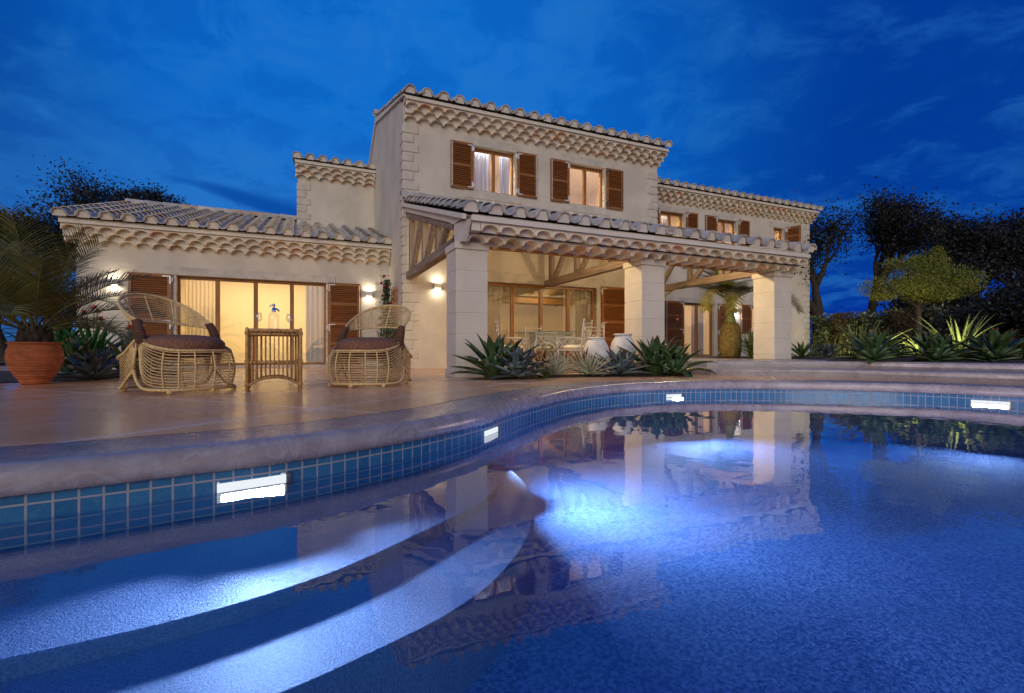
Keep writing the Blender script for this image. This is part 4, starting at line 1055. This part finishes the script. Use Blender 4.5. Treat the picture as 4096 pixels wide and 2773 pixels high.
tuft('fine green grass tuft between the right blue agave and the broad leaved agave', (4.95, 6.0, 0), 380, .22, 3)
tuft('fine green grass tuft at the right end of the porch bed below the broad leaves', (5.52, 5.95, 0), 360, .20, 4)

def strapplant(name, label, loc, n, L, W, m, seed, group=None, el=(.5, 1.45), droop=(.4, 1.3), cat='strap leaved plant', flowers=0, stems=.0):
    r = random.Random(seed); mb = MB()
    for i in range(n):
        az = r.uniform(0, 2 * PI); leafstrip(mb, (.05 * r.uniform(-1, 1), .05 * r.uniform(-1, 1), stems * r.random()), az, r.uniform(*el), L * r.uniform(.65, 1.1), W * r.uniform(.8, 1.15), r.uniform(*droop), .004, 0, belly=.35, taper=.55, n=9)
    if not flowers: o = mb.build(name, m, smooth=True); o.location = loc; return tag(o, label, cat, group)
    t = thing(name, label, cat, loc, 0, group); mb.build('leaves', m, t, smooth=True)
    for i in range(flowers):
        az = r.uniform(0, 2 * PI); q = .16; h = L * r.uniform(.72, .98); top = (q * math.cos(az), q * math.sin(az), h)
        fb = MB()
        for k in range(26):
            a = r.uniform(0, 2 * PI); e = r.uniform(-.2, 1.4); leafstrip(fb, top, a, e, r.uniform(.05, .085), .03, r.uniform(-.2, .5), .002, 0, belly=.6, taper=.3, n=4)
        fb.build('flower_head', M['petal'], t, smooth=True)
        MB().tube([(q * .3 * math.cos(az), q * .3 * math.sin(az), 0), top], .008, 6).build('stem', M['clivia'], t)
    return t
gC = 'red flowered strap leaved plants against the left wall'
def gpt(px, zc): r_ = (px - 512) / 493; return (zc * (math.cos(TH) * r_ + math.sin(TH)), zc * (math.cos(TH) - math.sin(TH) * r_), 0)
strapplant('clivia', 'glossy strap leaved plant with red flowers against the wall under the far left lamp', gpt(92, 8.4), 30, 1.12, .095, M['clivia'], 21, gC, cat='flowering plant', flowers=4, el=(.8, 1.5), droop=(.4, 1.2))
strapplant('clivia', 'glossy strap leaved plant with red flowers directly behind the palm fronds at the villa corner', gpt(60, 8.6), 30, 1.15, .095, M['clivia'], 22, gC, cat='flowering plant', flowers=4, el=(.8, 1.5), droop=(.4, 1.2))
strapplant('clivia', 'glossy strap leaved plant with red flowers in front of the far left shutter', gpt(127, 8.7), 26, .86, .085, M['clivia'], 23, gC, cat='flowering plant', flowers=4, el=(.7, 1.5), droop=(.4, 1.2))
gS = 'pale strap leaved plants behind the terrace agaves'
strapplant('strap_plant', 'tall pale strap leaved plant behind the left terrace agave', (9.55, 5.75, .21), 30, .95, .05, M['strap'], 24, gS, el=(.6, 1.4), droop=(.3, .9))
strapplant('strap_plant', 'brightly lit strap leaved plant at the foot of the umbrella tree', (10.25, 5.15, .21), 32, .72, .05, M['strap'], 25, gS, el=(.5, 1.4), droop=(.3, .9))
strapplant('strap_plant', 'tall pale strap leaved plant right of the umbrella tree trunk', (10.95, 4.95, .21), 34, 1.05, .055, M['strap'], 26, gS, el=(.6, 1.4), droop=(.3, .9))
strapplant('grey_strap_shrub', 'bushy grey green narrow leaved shrub at the foot of the bottle palm', (9.95, 8.55, .21), 90, .55, .035, M['strap'], 27, None, el=(.4, 1.5), droop=(.1, .7), cat='shrub', stems=.25)

# ---- palms
def frond(lf, ra, base, az, el, L, droop, nl, ll, lw, r, fold=.6, rad=.012, lean=0.9, nr=14):
    p = Vector(base); pts = []; dirs = []
    for i in range(nr + 1):
        t = i / nr; e = el - droop * t ** 1.25; dv = Vector((math.cos(az) * math.cos(e), math.sin(az) * math.cos(e), math.sin(e))); pts.append(p.copy()); dirs.append(dv); p = p + dv * L / nr
    ra.tube(pts, [rad * (1 - .85 * i / nr) for i in range(nr + 1)], 5)
    side = Vector((-math.sin(az), math.cos(az), 0))
    for k in range(nl):
        t = .16 + .84 * k / (nl - 1); i_ = t * nr; a = min(int(i_), nr - 1); c = pts[a].lerp(pts[a + 1], i_ - a); dv = dirs[min(a, nr)]; up = side.cross(dv) * -1
        l = ll * (.35 + .65 * math.sin(PI * min(1, .12 + t * .88)) ** .6) * r.uniform(.9, 1.08)
        for s_ in (1, -1):
            d0 = (side * s_ * lean + dv * (.45 + .5 * t) + up * fold * r.uniform(.7, 1.2)).normalized(); wv = dv * lw / 2; q = c.copy(); vs = []; n = 4
            for j in range(n + 1):
                u = j / n; wd = (1 - u) ** .6 if u > .2 else .7 + 1.5 * u; vs += [q - wv * wd, q + wv * wd]; dd = (d0 + Vector((0, 0, -1)) * .75 * u * u).normalized(); q = q + dd * l / n
            lf.add(vs, [(2 * j, 2 * j + 1, 2 * j + 3, 2 * j + 2) for j in range(n)])
r = random.Random(31)
pm = thing('potted_palm', 'feathery dark palm growing in the terracotta pot at the left edge', 'palm', (-2.72, 7.26, .43))
lf, ra = MB(), MB()
for i in range(30):
    f = i / 29; az = i * 2.39996 + r.uniform(-.2, .2)
    frond(lf, ra, (.07 * math.cos(az), .07 * math.sin(az), .16), az, 1.48 - 1.15 * f + r.uniform(-.06, .06), 1.35 * r.uniform(.8, 1.05) * (1 - .18 * f), .35 + .95 * f + r.uniform(0, .25), 40, .42, .019, r, fold=.35)
lf.build('fronds', M['palm'], pm); ra.build('frond_stems', M['palm'], pm, smooth=True)
tr = MB()
for k in range(26):
    a = k * 2.4; h = .02 + .16 * k / 26; q = .13 - .03 * k / 26
    tr.lathe([(0, -.05), (.035, -.04), (.042, .0), (.03, .06), (.012, .10), (0, .105)], (q * math.cos(a), q * math.sin(a), h), 8, wob=lambda a_, z: 1 + .15 * math.sin(5 * a_ + 60 * z))
tr.build('trunk', M['bark'], pm, smooth=True)
bp_ = thing('bottle_palm', 'bottle palm with a swollen shaggy base and pale green crownshaft beside the porch', 'palm', (10.06, 9.26, .21))
MB().lathe([(.19, 0), (.235, .05), (.27, .22), (.268, .45), (.25, .62), (.215, .80), (.19, .88), (.11, .90), (0, .905)], n=40, wob=lambda a, z: 1 + .03 * math.sin(18 * a + 40 * z) * math.sin(55 * z) + .03 * math.sin(5 * a + 9 * z)).build('shaggy_base', M['fibre'], bp_, smooth=True)
MB().lathe([(.145, .89), (.135, .94), (.10, 1.08), (.088, 1.22), (.08, 1.38), (.055, 1.52), (.03, 1.60), (0, 1.62)], n=20).build('crownshaft', M['shaft'], bp_, smooth=True)
lf, ra = MB(), MB()
for az, el, L, dr in ((3.45, .85, 1.65, 2.6), (2.95, .62, 2.35, 1.75), (3.95, .85, 1.35, 2.9), (2.45, .95, 1.75, 1.9), (-.35, .62, 2.1, 1.8), (-.95, .8, 1.7, 2.4), (4.75, .9, 1.3, 2.7), (.5, 1.0, 1.7, 1.7), (1.4, 1.2, 1.6, 1.6), (2.1, 1.25, 1.6, 1.3), (3.2, 1.30, 1.5, 1.2)):
    frond(lf, ra, (.03 * math.cos(az), .03 * math.sin(az), 1.42), az, el, L, dr, 64, .46, .026, r, fold=.15, rad=.024, nr=18)
lf.build('fronds', M['palmy'], bp_); ra.build('frond_stems', M['shaft'], bp_, smooth=True)

# ---- climbing rose on its trellis, pink bush
tl = thing('trellis', 'orange wooden trellis fixed to the tower side wall in the corner', 'trellis', (2.075, 11.6, 0))
mb = MB()
for y in (-.30, -.1, .1, .30): mb.box(-.030, -.012, y - .012, y + .012, .1, 1.85)
for k in range(9): mb.box(-.0119, .0, -.32, .32, .18 + k * .2, .204 + k * .2)
mb.build('slats', M['trellis'], tl)
def leafcloud(r, n, size, fn):
    mb = MB()
    for i in range(n):
        p = Vector(fn(r)); a = Vector((r.gauss(0, 1), r.gauss(0, 1), r.gauss(0, 1))).normalized(); b = a.orthogonal().normalized(); s_ = size * r.uniform(.6, 1.3); q = a.cross(b)
        mb.add([p - a * s_, p + b * s_ * .45 + q * s_ * .12, p + a * s_, p - b * s_ * .45 + q * s_ * .12], [(0, 1, 2, 3)])
    return mb
def blossoms(t, r, pts, size, m, np_=14):
    for p in pts:
        fb = MB()
        for k in range(np_): leafstrip(fb, p, r.uniform(0, 6.28), r.uniform(-.3, 1.3), size * r.uniform(.6, 1), size * .7, r.uniform(-.4, .4), .001, 0, belly=.6, taper=.4, n=3)
        fb.build('blossom', m, t)
r = random.Random(41)
rose = thing('climbing_rose', 'climbing rose with deep red blossoms on the orange trellis', 'climbing rose', (1.86, 11.55, 0))
def rosept(r):
    z = 2.02 * r.random() ** .85; w_ = .05 + .13 * (1 - z / 2.05); return (.02 + r.gauss(0, w_ * .7), r.gauss(0, w_), z)
leafcloud(r, 2200, .030, rosept).build('leaves', M['rosel'], rose)
MB().tube(cr([(.05, 0, 0), (.0, .05, .6), (.05, -.03, 1.2), (0, 0, 1.95)], 6), .012, 6).build('stem', M['bark'], rose)
blossoms(rose, r, [(-.05, -.08, 2.06), (-.12, -.1, 1.9), (.0, -.12, 1.82), (-.08, -.14, 1.62), (.06, -.16, 1.45), (.0, -.15, 1.32), (-.16, -.15, 1.1), (-.14, -.16, .95), (.1, -.16, .9), (-.2, -.15, .6), (.02, -.2, .75), (-.1, -.2, .4)], .075, M['rose'])
pb = thing('flower_bush', 'loose bush with small pink blossoms at the foot of the climbing rose', 'flowering bush', (1.86, 10.9, 0))
def bushpt(r):
    a = r.uniform(0, 6.28); q = .34 * math.sqrt(r.random()); z = r.uniform(.1, 1.0); q *= math.sin(PI * min(1, .25 + z * .62)) ; return (q * math.cos(a), q * math.sin(a), z)
leafcloud(r, 1300, .026, bushpt).build('leaves', M['rosel'], pb)
mb = MB()
for k in range(12): e_ = bushpt(r); mb.tube([(0, 0, 0), (e_[0] * .4, e_[1] * .4, e_[2] * .6), e_], .004, 4)
mb.build('twigs', M['bark'], pb)
blossoms(pb, r, [bushpt(r) for k in range(34)], .036, M['pink'], 6)
fs = thing('flowering_stem', 'thin plant with one pink blossom in front of the right wing door shutter', 'flowering plant', (9.25, 10.3, .21))
MB().tube(cr([(0, 0, 0), (.03, 0, .4), (-.02, 0, .75), (.05, 0, .98)], 5), .006, 5).build('stem', M['bark'], fs)
leafcloud(r, 90, .03, lambda r: (r.gauss(.01, .06), r.gauss(0, .06), r.uniform(.3, .92))).build('leaves', M['rosel'], fs)
blossoms(fs, r, [(.05, 0, 1.0)], .07, M['pink'], 8)

# ---- garden spotlights on the right
def gardenspot(loc, aim, e, label):
    t = thing('garden_spotlight', label, 'garden spotlight', loc, 0, 'spotlights in the terrace planting')
    MB().tube([(0, 0, 0), (0, 0, .09)], .012, 8).build('spike', M['metald'], t)
    dv = (Vector(aim) - Vector(loc)).normalized(); c = Vector((0, 0, .11)); mb = MB(); mb.tube([c - dv * .05, c + dv * .05], [.03, .042], 12); mb.build('lamp_head', M['metald'], t, smooth=True)
    MB().tube([c + dv * .0505, c + dv * .053], .036, 12).build('lamp_glass', M['lampglow'], t)
    l = bpy.data.lights.new('lamp_light', 'SPOT'); l.energy = e; l.spot_size = R(120); l.spot_blend = .7; l.color = (1, .84, .45); l.shadow_soft_size = .035
    q = bpy.data.objects.new('lamp_light', l); COL.objects.link(q); q.parent = t; q.location = c + dv * .07; q.rotation_euler = dv.to_track_quat('-Z', 'Y').to_euler()
gardenspot((9.62, 5.10, .21), (10.9, 5.5, 1.5), 36, 'small spotlight among the leaves at the foot of the umbrella tree')
gardenspot((10.45, 4.62, .21), (10.9, 4.95, 1.2), 18, 'small spotlight behind the agave at the right, lighting the strap leaves')
gardenspot((15.9, 10.7, .21), (17.2, 11.3, 1.0), 60, 'small spotlight by the right villa corner aimed at the hedge')


# ---- trees
def fastmesh(name, V, F, m, parent=None):
    """V (n,3) float, F (k,4) int"""
    me = bpy.data.meshes.new(name); me.vertices.add(len(V)); me.vertices.foreach_set('co', V.astype(np.float32).ravel())
    k = F.shape[1]; me.loops.add(F.size); me.loops.foreach_set('vertex_index', F.astype(np.int32).ravel())
    me.polygons.add(len(F)); me.polygons.foreach_set('loop_start', np.arange(0, F.size, k, dtype=np.int32)); me.materials.append(m); me.update(calc_edges=True); me.validate()
    o = bpy.data.objects.new(name, me); COL.objects.link(o)
    if parent: o.parent = parent
    return o
def leafquads(P, size, rng, asp=.55):
    n = len(P); a = rng.normal(size=(n, 3)); a /= np.linalg.norm(a, axis=1)[:, None]; b = np.cross(a, rng.normal(size=(n, 3))); b /= np.linalg.norm(b, axis=1)[:, None]
    s_ = (size * rng.uniform(.6, 1.35, n))[:, None]; c = np.cross(a, b) * s_ * .15
    V = np.stack([P - a * s_, P + b * s_ * asp + c, P + a * s_, P - b * s_ * asp + c], 1).reshape(-1, 3)
    return V, np.arange(4 * n).reshape(n, 4)
def grow(seed, h, trunk_h, spread, levels=5, leaf=.085, per=26, tr=.17, cl=.42):
    r = random.Random(seed); wd = MB(); tips = []
    def br(p, dv, L, rad, lv):
        n = 4; pts = [p.copy()]; q = p.copy(); dd = dv.copy()
        for i in range(n): dd = (dd + Vector((r.gauss(0, .13), r.gauss(0, .13), r.gauss(.04, .08)))).normalized(); q = q + dd * L / n; pts.append(q.copy())
        wd.tube(pts, [rad * (1 - .35 * i / n) for i in range(n + 1)], 6 if lv > 2 else 3, caps=False)
        if lv <= 1: tips.extend(pts[2:])
        elif lv == 2: tips.extend(pts[3:])
        if lv == 0: return
        k = r.choice((2, 3, 3)) if lv < levels else 4
        for i in range(k):
            az = 2 * PI * i / k + r.uniform(-.6, .6); tilt = r.uniform(.35, .85) * spread; u = dd.orthogonal().normalized(); v = dd.cross(u)
            nd = (dd * math.cos(tilt) + (u * math.cos(az) + v * math.sin(az)) * math.sin(tilt)).normalized(); br(q, nd, L * r.uniform(.62, .85), rad * .62, lv - 1)
    br(Vector((0, 0, 0)), Vector((r.gauss(0, .04), r.gauss(0, .04), 1)).normalized(), trunk_h, tr, levels)
    rng = np.random.default_rng(seed); T = np.array([tuple(p) for p in tips]); T = np.repeat(T, per, 0); T = T + rng.normal(scale=cl, size=T.shape) * np.array([1, 1, .8])
    zmax = T[:, 2].max(); f = h / zmax
    return wd, T, f
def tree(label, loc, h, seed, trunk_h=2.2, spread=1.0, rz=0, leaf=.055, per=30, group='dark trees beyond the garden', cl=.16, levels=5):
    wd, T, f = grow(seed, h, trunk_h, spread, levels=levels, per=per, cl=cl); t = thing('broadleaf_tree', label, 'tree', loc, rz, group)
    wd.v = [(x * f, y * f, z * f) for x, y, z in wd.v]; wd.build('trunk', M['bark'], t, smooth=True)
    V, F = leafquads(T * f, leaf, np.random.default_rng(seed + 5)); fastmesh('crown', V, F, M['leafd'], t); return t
def at(px, zc, z=0): r_ = (px - 512) / 493; return (zc * (math.cos(TH) * r_ + math.sin(TH)), zc * (math.cos(TH) - math.sin(TH) * r_), z)
def hgt(py, zc): return (352 - py) / 493 * zc + .36
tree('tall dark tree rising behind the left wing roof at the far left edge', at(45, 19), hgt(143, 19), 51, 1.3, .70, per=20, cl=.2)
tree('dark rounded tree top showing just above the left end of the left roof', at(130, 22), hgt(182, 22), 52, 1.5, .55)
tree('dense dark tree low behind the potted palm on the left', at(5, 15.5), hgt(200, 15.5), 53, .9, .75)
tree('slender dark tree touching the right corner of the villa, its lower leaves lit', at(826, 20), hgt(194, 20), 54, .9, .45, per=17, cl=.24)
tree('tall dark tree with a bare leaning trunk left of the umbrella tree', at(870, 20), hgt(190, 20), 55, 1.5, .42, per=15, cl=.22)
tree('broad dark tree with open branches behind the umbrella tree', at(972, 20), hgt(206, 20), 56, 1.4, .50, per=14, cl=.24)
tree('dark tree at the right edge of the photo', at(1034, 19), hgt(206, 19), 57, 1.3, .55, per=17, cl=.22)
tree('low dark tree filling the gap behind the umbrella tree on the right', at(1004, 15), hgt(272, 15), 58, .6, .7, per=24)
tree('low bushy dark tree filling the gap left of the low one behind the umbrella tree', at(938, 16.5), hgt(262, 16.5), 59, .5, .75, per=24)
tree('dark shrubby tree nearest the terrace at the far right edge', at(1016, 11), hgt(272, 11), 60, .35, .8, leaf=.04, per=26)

# umbrella tree: flat, cloudy crown of very fine foliage
ut = thing('umbrella_tree', 'small umbrella shaped tree with a feathery yellow green crown on a bare trunk', 'tree', at(919, 9.6, .21))
rng = np.random.default_rng(61); r = random.Random(61)
lob = [(-.10, 0, 1.62, .50, .26), (.45, .1, 1.66, .48, .25), (-.62, .1, 1.42, .42, .22), (-.32, -.3, 1.40, .46, .22), (.85, 0, 1.60, .38, .17), (.55, -.2, 1.40, .40, .20), (.1, .3, 1.50, .5, .26), (.32, .05, 1.98, .24, .20), (-.30, .05, 1.86, .34, .17), (.12, -.1, 1.24, .46, .15), (-.78, -.1, 1.22, .22, .10), (.2, 0, 1.82, .34, .18), (.36, 0, 2.12, .10, .10), (-.05, .0, 1.95, .14, .09)]
P = []
R3 = np.array([[math.cos(TH), math.sin(TH), 0], [-math.sin(TH), math.cos(TH), 0], [0, 0, 1]])
rightv = np.array([math.cos(TH), -math.sin(TH), 0]); fwdv = np.array([math.sin(TH), math.cos(TH), 0])
for (a, b, c, ra_, rz_) in lob:
    n = int(5200 * ra_); u = rng.normal(size=(n, 3)); u /= np.linalg.norm(u, axis=1)[:, None]; q = (rng.random(n) ** .45)[:, None]; u = u * q * np.array([ra_, ra_, rz_]) * (1 + .12 * rng.normal(size=(n, 1)))
    P.append(rightv * (a + u[:, :1]) + fwdv * (b + u[:, 1:2]) + np.array([0, 0, 1]) * (c + u[:, 2:3]))
P = np.concatenate(P)
V, F = leafquads(P, .026, rng, .22); fastmesh('crown', V, F, M['needle'], ut)
wd = MB(); wd.tube(cr([(0, 0, 0), (.01, .01, .5), (-.02, 0, .95), (.0, 0, 1.35)], 5), [.055] * 6 + [.05] * 5 + [.04] * 5, 9)
for (a, b, c, ra_, rz_) in lob: v = rightv * a + fwdv * b; wd.tube(cr([(0, 0, 1.0), (v[0] * .4, v[1] * .4, 1.2), (v[0] * .9, v[1] * .9, c)], 4), [.03, .028, .025, .022, .018, .014, .010, .007, .005], 5)
wd.build('trunk', M['bark'], ut, smooth=True)

# hedge behind the terrace
h = thing('hedge', 'clipped ivy covered hedge behind the terrace planting with dry brown patches', 'hedge', (16.6, 9.0, .15))
A = np.array([1.35, 3.9]); B = np.array([-2.6, -6.5]); L = np.linalg.norm(B - A); dr = (B - A) / L; nr = np.array([dr[1], -dr[0]])
if nr @ np.array([-1, -.5]) < 0: nr = -nr
def hedgepts(n, s0, s1, zlo, zhi, depth=.5):
    s_ = rng.uniform(s0, s1, n); z = rng.uniform(zlo, zhi, n); q = rng.random(n) ** 2 * depth; q -= .12 * np.sin(s_ * 5.1 + 3 * z) + .05 * rng.normal(size=n); zz = z * (1 - .16 * s_ / L) + .04 * np.sin(s_ * 7)
    xy = A + dr * s_[:, None] - nr * q[:, None]; return np.column_stack([xy, zz])
V, F = leafquads(hedgepts(15000, 0, L, .25, 1.6), .05, rng, .5); fastmesh('foliage', V, F, M['leafg'], h)
for s0, s1 in ((1.35, 2.3), (4.2, 4.9)):
    V, F = leafquads(hedgepts(5000, s0, s1, .0, 1.58, .2) + np.array([*(nr * .06), 0]), .03, rng, .25); fastmesh('dry_patch', V, F, M['leafbrown'], h)
mb = MB(); mb.prism([tuple(A - nr * .25), tuple(B - nr * .25), tuple(B - nr * .75), tuple(A - nr * .75)], 'z', -.2, 1.38); mb.build('core', M['bark'], h)
mb = MB()
for k in range(170):
    s_ = rng.uniform(0, L * .8); p = A + dr * s_ + nr * rng.uniform(.0, .12); q = p + dr * rng.normal() * .12; mb.tube(cr([(*p, -.05), (*(p + dr * rng.normal() * .05), .3), (*q, rng.uniform(.45, 1.1))], 3), .009, 4)
mb.build('ivy_stems', M['strap'], h)
